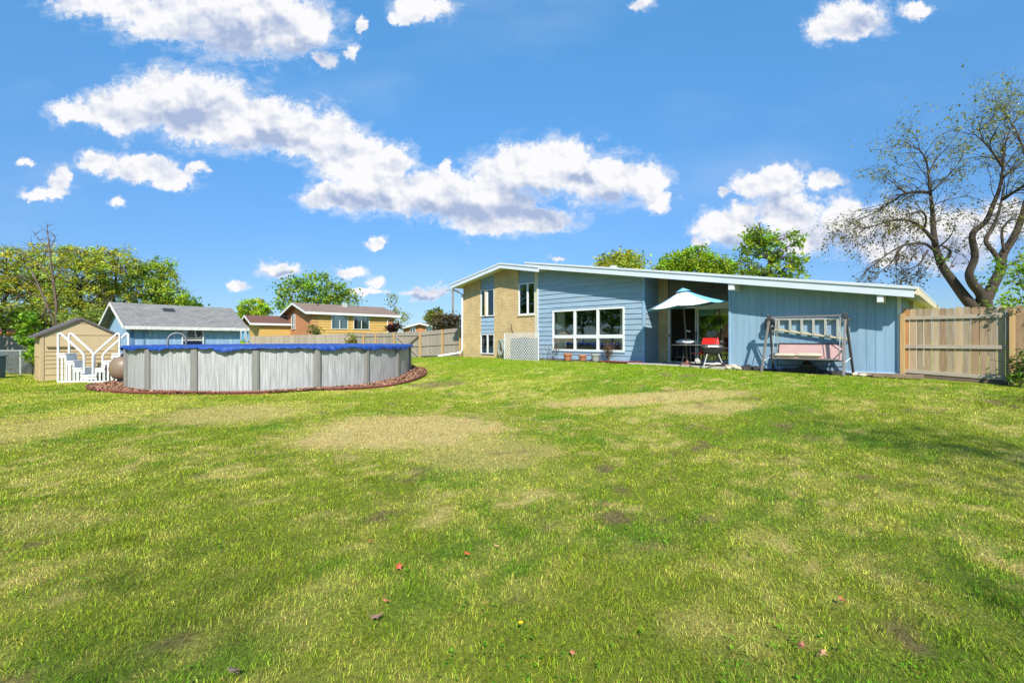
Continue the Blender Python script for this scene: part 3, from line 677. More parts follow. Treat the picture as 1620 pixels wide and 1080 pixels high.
# windows
def window(x0, x1, z0, z1, cols, rows=None, fw=.05, y=-.03, d=.08, curtain=None, sill=False, gm=None):
    mb = MB(); mb.box(x0, x0+fw, y, y+d, z0, z1).box(x1-fw, x1, y, y+d, z0, z1).box(x0+fw, x1-fw, y, y+d, z0, z0+fw).box(x0+fw, x1-fw, y, y+d, z1-fw, z1)
    inner = [x0+fw + (x1-x0-2*fw)*c for c in cols]
    for xx in inner: mb.box(xx-fw*.75, xx+fw*.75, y+.004, y+d-.002, z0+fw, z1-fw)
    if rows:
        for r, t in rows:
            edges = [x0+fw] + inner + [x1-fw]
            for i in range(len(edges)-1):
                mb.box(edges[i]+(fw*.75 if i else 0), edges[i+1]-(fw*.75 if i < len(edges)-2 else 0), y+.002, y+d-.004, z0+(z1-z0)*r-t/2, z0+(z1-z0)*r+t/2)
    w = HB(mb, 'window', M_white, bevel=.004)
    HB(MB().box(x0+fw*.5, x1-fw*.5, y+d*.55, y+d*.55+.006, z0+fw*.5, z1-fw*.5), 'pane', gm or M_glass, w)
    if sill: HB(MB().box(x0-.03, x1+.03, y-.05, y+.1, z0-.07, z0-.002), 'sill', M_creamtrim, w, bevel=.005)
    for (c0, c1, m) in (curtain or []):
        HB(MB().grid(lambda a, b: (c0+(c1-c0)*a, y+d+.12+.03*math.sin(a*(c1-c0)*45), z0+.02+(z1-z0-.06)*b), max(8, int((c1-c0)*40)), 1), 'curtain', m, w, smooth=True)
    return w
ww = wx1-wx0
window(wx0, wx1, wz0, wz1, [1/3, 2/3], [(.345,.15)], fw=.075, y=-.05, d=.1, curtain=[(wx0+.08, wx0+.55, M_curtain), (wx1-.32, wx1-.07, M_curtain)])
HB(MB().box(wx0-.03, wx1+.03, -.05, -.035, wz1, wz1+.035), 'window_trim', M_siding); HB(MB().box(wx0-.03, wx1+.03, -.055, -.034, wz0-.04, wz0), 'window_trim', M_siding)
window(xa, xb, zw1b, zw1t, [.47], fw=.055, y=.0, d=.09, curtain=[(xa+.06, xa+.40, M_curtain_g)])
window(xa, xb, zw2b, zw2t, [.5], fw=.055, y=.0, d=.09, curtain=[(xa+.06, xb-.06, mat('grey_blind', (.25,.24,.2), .8))])
window(xc, xd, zw3b, zw3t, [.55], fw=.055, y=.0, d=.09, sill=True, curtain=[(xc+.06, xc+.62, M_curtain_g)])
for wz in (): pass
# open casement leaf on the first upper window
HB(MB().bar((xa+.42, -.02, zw1b+.03), (xa+.42, -.02, zw1t-.03), .05).bar((xa+.47, .0, zw1b+.03), (xa+.47, .0, zw1t-.03), .03), 'casement_leaf', M_creamtrim)
# downspout at the far left corner
gzc = g(*HW(x733, -.2)[:2])
xq = x733+.02
HB(MB().tube([(XGL+.02, -.42, gl[0]+gl[1]*XGL-.18), (XGL+.05, -.36, gl[0]+gl[1]*XGL-.32), (xq, -.09, gl[0]+gl[1]*XGL-.55), (xq, -.09, gzc+.40), (xq-.08, -.16, gzc+.24), (xq-.55, -.75, gzc+.12), (xq-.95, -1.05, gzc+.05)], .055, 8), 'downspout', M_white)
# small plants of wall weeds, pipes
HB(MB().tube([(hx(809), -.03, hz(809,512)), (hx(810), -.03, hz(810,520)), (hx(813), -.03, hz(813,529))], .012, 6), 'cable', M_black)

# ------------------------------------------------------------------ patio and things by the house
def hthing(name, label, cat, x, y, z, rot=0.0, group=None): return thing(name, label, cat, HW(x, y, z), HR+rot, group)
pz = .715
pat = MB().prism([(x1018-.3, -.75, pz-.25), (x1153+.55, -.75, pz-.25), (x1153+.55, -.03, pz-.25), (x1153-.04, -.03, pz-.25), (x1153-.04, DY-.05, pz-.25), (x1018+.035, DY-.05, pz-.25), (x1018+.035, -.06, pz-.25), (x1018-.3, -.06, pz-.25)], (0, 0, .25))
single(pat, 'patio', M_concrete, 'worn concrete patio slab in front of the sliding door', 'patio', HW(0,0,0), HR, kind='structure', bevel=.01)

def gleaf(n, c0, rad, lo, hi, size, cols): pass

# umbrella
def umbrella():
    Yp = 16.0; base = W(1087, 577, Yp); x, y = base.x, base.y
    t = thing('patio_umbrella', 'open patio umbrella with white and teal canopy tilted over the patio table', 'umbrella', (x, y, pz), 0)
    ap = W(1080, 457.5, Yp) - Vector((x, y, pz)); 
    MB().lathe([(.24,0),(.24,.04),(.20,.07),(.05,.09),(.035,.22)], 24).build('base', M_brownbase, t, smooth=False)
    ball = Vector((ap.x*.85, 0, ap.z-.42))
    MB().tube([(0,0,.05), (ball.x*.4,0,1.1), ball], .022, 10).build('pole', mat('pole_grey', (.12,.11,.10), .4), t)
    MB().tube([ball, ap+Vector((0,0,.06))], .018, 8).build('upper_pole', M_dark, t)
    MB().lathe([(.03,0),(.035,.03),(.0,.06)], 10, ap+Vector((0,0,.03))).build('finial', M_dark, t)
    MB().bar((ball.x*.35,-.05,1.2), (ball.x*.35+.14,-.05,1.16), .03).build('crank_handle', M_white, t)
    # canopy: eight ribs, tilted plane
    nr = 8; rad = 1.42; tips = []
    L_ = W(1023, 490, Yp) - Vector((x,y,pz)); R_ = W(1143.5, 477, Yp) - Vector((x,y,pz))
    cz = (L_.z+R_.z)/2; sl = (R_.z-L_.z)/(R_.x-L_.x); cx = (L_.x+R_.x)/2
    ph = R(-32)
    for k in range(nr):
        a = ph+2*math.pi*k/nr; dx = rad*math.cos(a)*(R_.x-L_.x)/2/rad; tips.append(Vector((cx+dx, rad*math.sin(a), cz+sl*dx)))
    cw, cbm = MB(), MB()
    for k in range(nr):
        A, B = tips[k], tips[(k+1) % nr]
        mb = cw if k in (5, 6) else cbm
        def fn(u, v):
            p = A.lerp(B, v); q = ap.lerp(p, u); sag = .05*math.sin(math.pi*u)+.045*math.sin(math.pi*v)*u
            return q - Vector((0,0,sag)) + (ap - (A+B)/2).normalized()*0.0
        mb.grid(fn, 6, 6)
    o1 = cw.build('canopy', M_umb_w, t, smooth=True); o2 = cbm.build('canopy_panel', M_umb_b, t, smooth=True)
    o2['label'] = 'teal panels of the canopy'
    for o in (o1, o2):
        s = o.modifiers.new('thick', 'SOLIDIFY'); s.thickness = .006
    for k in range(nr):
        MB().tube([ap-Vector((0,0,.05)), ap.lerp(tips[k], .5)-Vector((0,0,.085)), tips[k]-Vector((0,0,.012))], .008, 5).build('rib', M_black, t)
        MB().tube([ball+Vector((0,0,.05)), ap.lerp(tips[k], .5)-Vector((0,0,.085))], .006, 5).build('strut', M_black, t)
    v = MB()
    for k in range(nr):
        A, B = ap.lerp(tips[k], .2), ap.lerp(tips[(k+1) % nr], .2)
        v.add([ap+Vector((0,0,.05)), A+Vector((0,0,.035)), B+Vector((0,0,.035))], [(0,1,2)])
    v.build('vent_cap', M_umb_b, t)
umbrella()

def table():
    Yp = 16.0; c = W(1089, 545, Yp); t = thing('patio_table', 'round black metal patio table under the umbrella', 'table', (c.x, c.y, pz), 0)
    zt = c.z - pz; rad = .63
    MB().lathe([(rad-.02, zt-.03), (rad, zt-.02), (rad, zt), (rad-.01, zt+.006)], 32).build('tabletop', mat('table_glass', (.10,.10,.10), .25), t, smooth=False)
    for k in range(4):
        a = R(45+90*k); d = Vector((math.cos(a), math.sin(a), 0))
        MB().tube([d*.40+Vector((0,0,zt-.03)), d*.38+Vector((0,0,.45)), d*.40+Vector((0,0,.25)), d*.52+Vector((0,0,.10)), d*.62+Vector((0,0,.015))], .016, 8).build('leg', M_black, t, smooth=True)
    MB().tube([(.385*math.cos(2*math.pi*k/24), .385*math.sin(2*math.pi*k/24), .27) for k in range(24)], .011, 6, closed=True).build('brace_ring', M_black, t)
table()
def blob_cloth():
    c = W(1085, 543, 16.15)
    mb = MB()
    mb.grid(lambda u, v: (.30*math.sin(math.pi*(v))*math.cos(2*math.pi*u)*(1+.25*math.sin(6*math.pi*u)), .2*math.sin(math.pi*v)*math.sin(2*math.pi*u), .11*(1-math.cos(math.pi*v))*(1+.2*math.sin(4*math.pi*u+1))*.75), 18, 8)
    single(mb, 'folded_cloth', mat('grey_cloth', (.42,.42,.40), .9, var=.2), 'crumpled light grey cloth lying on the patio table', 'cloth', (c.x, c.y, W(0,545,16).z+.006), smooth=True)
blob_cloth()

def chair(px, Yp, rot, label):
    c = W(px, 575, Yp); t = thing('patio_chair', label, 'chair', (c.x, c.y, pz), rot, 'red sling chairs around the patio table')
    MB().grid(lambda u, v: (-.25+.5*u, -.23+.46*v, .41-.03*math.sin(math.pi*v)+.02*(1-v)), 4, 6).build('seat', M_red, t, smooth=True)
    MB().grid(lambda u, v: (-.25+.5*u, .22+.16*v-.03*math.sin(math.pi*v), .42+.52*v), 4, 8).build('backrest', M_red, t, smooth=True)
    for s in (-1, 1):
        x = .265*s
        MB().tube([(x,-.26,.012),(x,-.25,.40),(x,-.24,.42),(x,.22,.41),(x,.31,.68),(x,.385,.95)], .013, 7).build('side_frame', M_black, t)
        MB().tube([(x,.30,.012),(x,.20,.38)], .013, 7).build('leg', M_black, t)
        MB().tube([(x,-.25,.40),(x*1.05,-.26,.60),(x*1.05,-.20,.64),(x*1.05,.22,.63),(x,.29,.62)], .014, 7).build('armrest', M_black, t)
    MB().tube([(-.265,.385,.95),(0,.39,.965),(.265,.385,.95)], .013, 7).build('top_rail', M_black, t)
    MB().tube([(-.265,-.26,.05),(.265,-.26,.05)], .011, 6).build('stretcher', M_black, t)
chair(1111, 15.35, R(-60), 'red sling patio chair half hidden behind the grill, nearer the table')
chair(1125, 15.7, R(-25), 'red sling patio chair right behind the grill, facing the lawn')

def grill():
    Yp = 15.1; c = W(1126, 580, Yp); zb = pz; t = thing('charcoal_grill', 'small black kettle grill on silver legs by the patio chairs', 'grill', (c.x, c.y, zb), R(-12))
    ztop = CAMZ+(HY-544.5)/F*Yp-zb; zbot = CAMZ+(HY-555.5)/F*Yp-zb
    def sup(r, z, sx=.33, sy=.24):
        return [((abs(math.cos(a))**.5)*math.copysign(1, math.cos(a))*sx*r, (abs(math.sin(a))**.5)*math.copysign(1, math.sin(a))*sy*r, z) for a in [2*math.pi*k/28 for k in range(28)]]
    def loft(prof, name, m):
        vs = []; 
        for r, z in prof: vs += sup(r, z)
        n = 28; fs = [(i*n+j, i*n+(j+1) % n, (i+1)*n+(j+1) % n, (i+1)*n+j) for i in range(len(prof)-1) for j in range(n)]+[list(range(n-1,-1,-1)), [(len(prof)-1)*n+j for j in range(n)]]
        mb = MB(); mb.add(vs, fs); return mb.build(name, m, t, smooth=False)
    zm = (ztop+zbot)/2+.01
    loft([(.72,zbot-.09),(.90,zbot-.02),(1.0,zm-.02)], 'bowl', M_black)
    lid = loft([(1.02,zm-.012),(1.03,zm+.02),(.94,zm+.07),(.78,ztop)], 'lid', mat('grill_lid', (.06,.06,.062), .3))
    MB().tube([(-.1,-.27,zm+.03),(-.08,-.31,zm+.05),(.08,-.31,zm+.05),(.1,-.27,zm+.03)], .012, 6).build('handle', M_steel, lid)
    MB().box(.34,.47,-.12,.12,zm-.03,zm-.01).build('side_shelf', M_dark, t, bevel=.005)
    for sx in (-1, 1):
        for sy in (-1, 1):
            MB().tube([(sx*.16, sy*.14, zbot-.05), (sx*.30, sy*.24, .04 if sx > 0 else .0)], .017, 8).build('leg', M_steel if sy < 0 else M_dark, t)
    [MB().bar((-.28,q,.10),(.28,q,.10),.03).build('shelf_rail', M_white, t) for q in (-.22, .22)]
    for sy in (-1, 1):
        MB().tube([(.31, sy*.24-.02, .075), (.31, sy*.24+.02, .075)], .075, 14).build('wheel', M_black, t)
grill()

# pots, bricks, bed
def pot(px, py, dia, h, m, label):
    s = S0-.28; x = hx(px, s); p = HW(x, -.28); z = g(p.x, p.y)
    t = thing('flower_pot', label, 'pot', (p.x, p.y, z), 0, 'pots along the blue siding')
    r = dia/2
    MB().lathe([(r*.62,0),(r*.86,h*.72),(r*.86,h*.74)], 24).build('pot_body', m, t, smooth=False)
    MB().lathe([(r*.92,h*.735),(r,h*.74),(r,h),(r*.88,h),(r*.85,h-.03)], 24).build('rim', m, t)
pot(898, 575, .40, .33, M_terra, 'square-looking terracotta pot, nearest the lattice screen')
pot(921.5, 575, .36, .27, M_terra, 'low dusky terracotta pot between the bright pot and grey pot')
pot(942, 575, .42, .34, M_greypot, 'pale grey pot beside the reddish shrub')
n = 0
for px in np.linspace(952, 1014, 15):
    x = hx(px, S0-.35); p = HW(x, -.33+.03*math.sin(n*2.1)); z = g(p.x, p.y)
    mb = MB().box(-.10,.10,-.055,.055,0,.085)
    single(mb, 'edging_brick', M_redbrick, 'dark red brick in the short edging row by the patio', 'brick', (p.x, p.y, z-.02+.012*math.sin(n*3)), HR+.25*math.sin(n*1.7), 'edging bricks beside the patio', bevel=.008)
    n += 1
bed = MB(); bed.grid(lambda u, v: (x852-.2+(x1018-x852+.1)*u, -.05-.42*v, .0), 60, 3)
for i, p in enumerate(bed.v):
    w_ = HW(p[0], p[1]); bed.v[i] = (w_.x, w_.y, g(w_.x, w_.y)+.02+.02*random.random())
single(bed, 'flower_bed', M_soil, 'narrow bare soil bed along the blue siding', 'bed', kind='structure')

def leaves_np(pts, size, col, var=.35, flat=0.0, seed=0):
    r = np.random.default_rng(seed); n = len(pts)
    nrm = r.normal(size=(n,3)); nrm[:,2] += flat; nrm /= np.linalg.norm(nrm, axis=1)[:, None]
    ax = np.cross(nrm, r.normal(size=(n,3))); ax /= np.linalg.norm(ax, axis=1)[:, None]; bx = np.cross(nrm, ax)
    s = size*(.55+.9*r.random((n,1)))
    a = ax*s*.5; b = bx*s*.32
    V = np.stack([pts-a, pts-a*.1+b, pts+a, pts-a*.1-b], 1)
    V[:, 0] -= nrm*s*.08; V[:, 2] -= nrm*s*.12
    return V.reshape(-1, 3)
def leafmesh(name, pts, cols, size, parent, flat=0.0, seed=0, matl=None):
    V = leaves_np(np.asarray(pts, float), size, None, flat=flat, seed=seed); n = len(pts)
    return mesh_np(name, V, np.arange(4*n), np.arange(n)*4, matl or M_leaf, np.repeat(cols, 4, 0), parent)

def twiggy(px, py, s, h, sp, nst, label, cat, leafcol=None, nleaf=0, lsize=.05, seed=1):
    r = random.Random(seed); x = hx(px, s); p = HW(x, s-S0); z = g(p.x, p.y)
    t = thing('shrub', label, cat, (p.x, p.y, z), HR)
    mb = MB(); ends = []
    for i in range(nst):
        a = r.uniform(-1, 1); b = r.uniform(-.4, .25); hh = h*r.uniform(.55, 1)
        pts = [Vector((r.uniform(-.06,.06), r.uniform(-.05,.05), -.02))]
        for k in range(1, 6):
            u = k/5; pts.append(Vector((a*sp*u**.8+r.uniform(-.03,.03), b*sp*u+r.uniform(-.03,.03), hh*u)))
        mb.tube(pts, [.013*(1-.8*k/5) for k in range(6)], 5); ends += pts[2:]
        for k in range(4):
            q = pts[r.randint(2,4)]; e = q+Vector((r.uniform(-.2,.2), r.uniform(-.15,.1), r.uniform(.1,.3)))*h*.8; mb.tube([q, (q+e)/2+Vector((.01,0,.02)), e], [.006,.004,.002], 4); ends += [e, (q+e)/2]
    mb.build('stems', M_twig, t)
    if nleaf:
        e = np.array([tuple(q) for q in ends]); rr = np.random.default_rng(seed)
        pts = e[rr.integers(0, len(e), nleaf)] + rr.normal(size=(nleaf,3))*.06
        cols = np.array(leafcol)*(.5+.9*rr.random((nleaf,1)))
        leafmesh('foliage', pts, cols, lsize, t, seed=seed)
twiggy(873, 575, S0-.3, 1.15, .55, 7, 'bare twiggy shrub leaning on the blue siding left of the big window', 'shrub', seed=5)
twiggy(963, 575, S0-.3, .95, .32, 12, 'reddish budding shrub in front of the big window', 'shrub', (.16,.09,.05), 380, .05, seed=8)

# lattice screen and what it hides, hose reel
def lattice():
    s = S0-.95; xl, xr = hx(797.5, s), hx(852, s); p0 = HW(xl, s-S0); z0 = g(p0.x, p0.y)-.02; z1 = hz(800, 527, s)
    t = thing('lattice_screen', 'white diagonal lattice screen against the cream brick wall', 'lattice', HW(xl, s-S0, z0), HR)
    w = xr-xl; h = z1-z0; mb = MB(); st = .085
    def seg(c, sgn, y):
        pts = []
        for (x, z) in ((0, c if sgn > 0 else c), ):
            pass
        # line z = sgn*x + c clipped to the rectangle
        xs = []
        x0 = max(0, (0-c)/sgn if sgn > 0 else (h-c)/sgn); x1_ = min(w, (h-c)/sgn if sgn > 0 else (0-c)/sgn)
        if x1_-x0 > .03: mb.bar((x0, y, sgn*x0+c), (x1_, y, sgn*x1_+c), .008, .034, up=(0,1,0)) if False else mb.bar((x0, y, sgn*x0+c), (x1_, y, sgn*x1_+c), .024, .008, up=(0,1,0))
    c = -w
    while c < h: seg(c, 1, 0); c += st*1.75
    c = 0
    while c < h+w: seg(c, -1, .009); c += st*1.75
    mb.build('slats', M_white, t)
    [MB().box(q,q+.03,-.012,.03,-.02,h).build('end_post', M_white, t) for q in (0, w-.03)]
    c_ = HW(xr-1.35, -.47); zc = g(c_.x, c_.y)
    a = thing('air_conditioner', 'grey air conditioner unit behind the white lattice, enlarged and darkened for shade', 'air conditioner', (c_.x, c_.y, zc), HR)
    MB().box(-.62,.62,-.30,.36,.05,1.0).build('casing', mat('ac_shade_grey', (.10,.105,.10), .5), a, bevel=.02)  # casing enlarged and darkened so its colour gives the shade behind the lattice
    MB().lathe([(.3,1.001),(.3,1.02),(.05,1.05)], 20).build('fan_grille', M_dark, a)
    MB().tube([(.2,.36,.5),(.2,.45,.9),(.2,.47,1.05),(.3,.47,1.12)], .03, 8).build('pipe', M_black, a)
    s2 = S0-.35; hxx = hx(792, s2); hp = HW(hxx, -.22); zz = g(hp.x, hp.y)
    ht = thing('coiled_hose', 'grey-green garden hose coiled on the brick wall beside the lattice', 'hose', (hp.x, hp.y, zz+.55), HR)
    pts = []
    for k in range(13*16):
        a_ = 2*math.pi*k/16; rr = .22+.05*math.sin(k*.37)+.02*math.sin(k*1.3)
        pts.append((rr*math.cos(a_)*.85, -.06+.09*math.sin(k*.21)+.03*math.cos(k*.9), rr*1.55*math.sin(a_)))
    MB().tube(pts, .016, 6).build('coil', M_hose_g, ht, smooth=True)
    MB().lathe([(.12,-.02),(.12,.05),(.05,.06)], 12).build('hanger', M_dark, ht)
lattice()

# porch swing
def swing():
    sA, sF, sR = S0-.60, S0-1.0, S0-.2
    xl, xr = hx(1217, sA), hx(1337.5, sA); zt = hz(1278, 500.5, sA)
    fl, fr = hx(1204.5, sF), hx(1334.5, sF)
    cxm = (xl+xr)/2; pc = HW(cxm, -.6); zg = g(pc.x, pc.y); o = (cxm, -.6, zg)
    t = thing('porch_swing', 'brown metal porch swing with a pink sling seat in front of the blue wall', 'porch swing', HW(cxm, -.6, zg), HR)
    B = lambda mb, n, m, par=None, **k: mb.build(n, m, par or t, o, **k)
    for (xa_, fx) in ((xl, fl), (xr, fr)):
        pf = HW(fx, sF-S0); pr = HW(fx+.03, sR-S0)
        B(MB().bar((xa_, -.60, zt+.01), (fx, sF-S0, g(pf.x, pf.y)), .055, .055), 'front_leg', M_swing, bevel=.006)
        B(MB().bar((xa_, -.57, zt-.02), (fx+.10, sR-S0, g(pr.x, pr.y)), .055, .055), 'rear_leg', M_swing_d, bevel=.006)
        zz = zg+.36
        B(MB().tube([(xa_*.35+fx*.65, -.85, zz-.02), (xa_*.3+fx*.7+.05, -.32, zz+.1)], .012, 6), 'cross_brace', M_white)
        B(MB().box(xa_-.045, xa_+.045, -.68, -.52, zt-.08, zt+.06), 'corner_bracket', M_swing_d, bevel=.01)
        B(MB().tube([(xa_, -.60, zt+.05), (xa_-.06, -.62, zt+.09)], .014, 6), 'knob', M_black)
    B(MB().bar((xl+.03, -.6, zt), (xr-.03, -.6, zt), .045, .05), 'top_bar', M_swing, bevel=.006)
    # seat
    sl, sr = hx(1222.5, S0-.85), hx(1328, S0-.85); zs = hz(1275, 567.5, S0-.85)
    B(MB().bar((sl, -.86, zs), (sr, -.86, zs), .045, .045), 'seat_frame', M_swing, bevel=.005)
    B(MB().bar((sl+.02, -.40, zs-.05), (sr-.02, -.40, zs-.05), .04, .04), 'seat_frame', M_swing_d)
    B(MB().bar((sl, -.40, zs-.22), (sr, -.40, zs-.22), .03, .03), 'lower_rail', M_swing_d)
    zbk = hz(1275, 543.5, S0-.25)
    B(MB().grid(lambda u, v: (sl+.03+(sr-sl-.06)*u, -.85+.42*v, zs+.025-.05*v-.03*math.sin(math.pi*v)), 12, 6), 'seat', M_pink, smooth=True)
    B(MB().grid(lambda u, v: (sl+.03+(sr-sl-.06)*u, -.42+.17*v, zs-.03+(zbk-zs+.03)*v-.015*math.sin(math.pi*u)*v), 12, 6), 'backrest', M_pink, smooth=True)
    B(MB().bar((sl+.02, -.25, zbk), (sr-.02, -.25, zbk), .035, .035), 'back_rail', M_swing_d)
    for x in (sl, sr):
        B(MB().tube([(x, -.86, zs), (x, -.86, zs+.22), (x, -.80, zs+.25), (x, -.34, zs+.25), (x, -.27, zs+.2)], .016, 6), 'armrest', M_swing)
        B(MB().bar((x, -.40, zs-.22), (x, -.25, zbk), .03, .03), 'back_frame', M_swing_d)
        B(MB().tube([(x, -.82, zs+.24), (x*.97+cxm*.03, -.61, zt-.03)], .010, 6), 'hanger', M_alu)
        B(MB().tube([(x, -.36, zs+.24), (x*.97+cxm*.03, -.61, zt-.03)], .010, 6), 'hanger', M_alu)
    # cushions are things of their own
    def cushion(px0, px1, label, th):
        a, b = hx(px0, S0-.75), hx(px1, S0-.75); c = ((a+b)/2, -.66, zs+.02)
        ct = MB()
        def fn(u, v, sg):
            e = max(0, (1-abs(2*u-1)**5)*(1-abs(2*v-1)**5))**.45
            return (c[0]+(u-.5)*(b-a), c[1]+(v-.5)*.38, c[2]+th/2+sg*th/2*e)
        ct.grid(lambda u, v: fn(u, v, 1), 20, 12); ct.grid(lambda u, v: fn(u, v, -1), 20, 12)
        single(ct, 'seat_cushion', M_cushion, label, 'cushion', HW(*c), HR, 'cushions on the porch swing', smooth=True, off=c)
    cushion(1225.5, 1257.5, 'shorter ivory cushion at the left end of the pink swing seat', .13)
    cushion(1258.5, 1299, 'long ivory cushion in the middle of the pink swing seat', .15)
swing()

def ladder():
    s = S0-.09; y = -.09
    x0, x1 = hx(1214, s), hx(1345.5, s)
    zu0, zu1 = hz(1214, 505.5, s), hz(1345.5, 503.8, s); zl0, zl1 = hz(1214, 519.5, s), hz(1343, 537, s)
    o = (x0, y, zl0); t = thing('step_ladder', 'aluminium step ladder hung sideways on the blue wall behind the swing', 'ladder', HW(*o), HR)
    B = lambda mb, n, m, **k: mb.build(n, m, t, o, **k)
    m1 = mat('ladder_yellow', (.60,.52,.34), .45, metal=.2, var=.08)
    B(MB().bar((x0, y, zu0), (x1, y, zu1), .05, .045), 'side_rail', M_alu, bevel=.005); B(MB().bar((x0, y, zl0), (x1, y, zl1), .05, .05), 'side_rail', m1, bevel=.005)
    B(MB().bar((x0+.1, y+.06, zu0-.03), (x1, y+.06, zu1-.03), .025, .025), 'rear_rail', M_alu); B(MB().bar((x0+.1, y+.06, zl0+.03), (x1, y+.06, zl1+.03), .025, .025), 'rear_rail', M_alu)
    f = lambda x: (zu0+(zu1-zu0)*(x-x0)/(x1-x0), zl0+(zl1-zl0)*(x-x0)/(x1-x0))
    xs = [hx(p, s) for p in (1232, 1250, 1268.5, 1287, 1306, 1325.5)]
    for x in xs:
        a, b = f(x); B(MB().box(x-.03, x+.03, y-.035, y+.03, b+.02, a-.02), 'step', M_alu, bevel=.004)
    for xa_, xb_, up in ((xs[4], hx(1316, s), 1), (xs[4], hx(1313.5, s), 0), (xs[5], hx(1336, s), 1), (xs[5], hx(1334, s), 0)):
        a, b = f(xa_); a2, b2 = f(xb_); m = (a-b)*.3
        B(MB().bar((xa_+.02, y-.03, a-m if up else b+m), (xb_, y-.03, a2-.02 if up else b2+.02), .02, .01), 'brace', M_alu)
    a, b = f(x0); B(MB().box(x0-.06, x0+.04, y-.06, y+.07, b-.03, a+.03), 'top_cap', M_dark, bevel=.01)
    # dark cable coil hung over the narrow end
    s2 = S0-.2; cx_ = hx(1221, s2); cz_ = hz(1221, 513, s2)
    pts = []
    for k in range(9*14):
        q = 2*math.pi*k/14; rr = .11+.03*math.sin(k*.41); pts.append((rr*math.cos(q), .05*math.sin(k*.23), rr*1.2*math.sin(q)))
    single(MB().tube(pts, .014, 5), 'cable_coil', M_black, 'black cable coil hung at the narrow end of the ladder', 'cable', HW(cx_, -.2, cz_), HR, smooth=True)
ladder()

# debris strip at the foot of the garage wall
def debris():
    mb = MB(); x0, x1 = hx(1163, S0-.3), hx(1422, S0-.3); r = np.random.default_rng(4)
    nu, nv = 90, 12
    def fn(u, v):
        x = x0+(x1-x0)*u; y = -.02-.62*v*(.85+.15*math.sin(u*23)); p = HW(x, y)
        hmp = .30*math.exp(-((u-.49)/.045)**2)*math.exp(-((v-.45)/.35)**2) + .10*math.exp(-((u-.08)/.05)**2)*math.exp(-((v-.5)/.4)**2)
        bump = .10*float(vnoise(u*38, v*5, 5))**1.5 + .05*float(vnoise(u*90, v*11, 9))
        e = min(1, v*6)*min(1, (1-v)*6)*min(1, u*15)*min(1, (1-u)*15)
        return (p.x, p.y, g(p.x, p.y)-.02+(hmp+bump)*e*(1 if u < .72 else .5)+.015)
    mb.grid(fn, nu, nv)
    single(mb, 'landscape_fabric', M_fabric, 'rumpled black landscape fabric heaped along the foot of the blue wall', 'fabric')
    k = 0
    for px, dy, L_, wd, th, rot, m, nm, lab in [(1146,-.55,.85,.22,.05,.10,M_plank,'plank','pale plank on top of the small pile beside the grill'),(1140,-.60,.9,.25,.06,-.08,M_plank,'plank','wide weathered plank under the pile beside the grill'),
            (1395,-.42,1.0,.13,.09,.05,M_plank,'plank','long weathered plank lying before the garage corner'),(1372,-.45,.35,.12,.07,.5,M_plank,'plank','short plank at the swing\'s right foot'),(1412,-.35,.55,.2,.06,-.3,M_plank,'plank','flat board against the garage corner board'),
            (1420,-.62,1.0,.14,.10,.05,mat('plank_dark',(.20,.14,.09),.9,var=.3),'plank','dark sleeper lying in front of the fence post')]:
        x = hx(px, S0+dy); p = HW(x, dy); z = g(p.x, p.y)+.01+(.07 if k == 0 else 0); k += 1
        single(MB().box(-L_/2, L_/2, -wd/2, wd/2, 0, th), nm, m, lab, 'plank', (p.x, p.y, z), HR+rot, 'loose planks along the garage wall', bevel=.008)
    for px, dy, sz, lab in [(1160,-.62,.20,'largest pale stone right of the plank pile by the grill'),(1168,-.7,.13,'pale stone at the lawn edge next to the largest stone'),(1152,-.72,.13,'pale stone in front of the plank pile'),(1385,-.5,.10,'small pale stone on the long plank near the garage corner'),(1365,-.6,.09,'small brown stone right of the swing'),(1352,-.55,.10,'small stone beside the swing leg foot'),(1406,-.55,.09,'small stone before the garage corner')]:
        x = hx(px, S0+dy); p = HW(x, dy); z = g(p.x, p.y)
        rr = random.Random(px); mb = MB()
        mb.grid(lambda u, v: (sz*math.sin(math.pi*v)*math.cos(2*math.pi*u)*(1+.2*math.sin(3*u*6.28+px)), sz*.7*math.sin(math.pi*v)*math.sin(2*math.pi*u), -sz*.5*math.cos(math.pi*v)+sz*.35), 10, 6)
        single(mb, 'stone', M_stone, lab, 'stone', (p.x, p.y, z), rr.random()*3, 'stones along the garage wall')
debris()

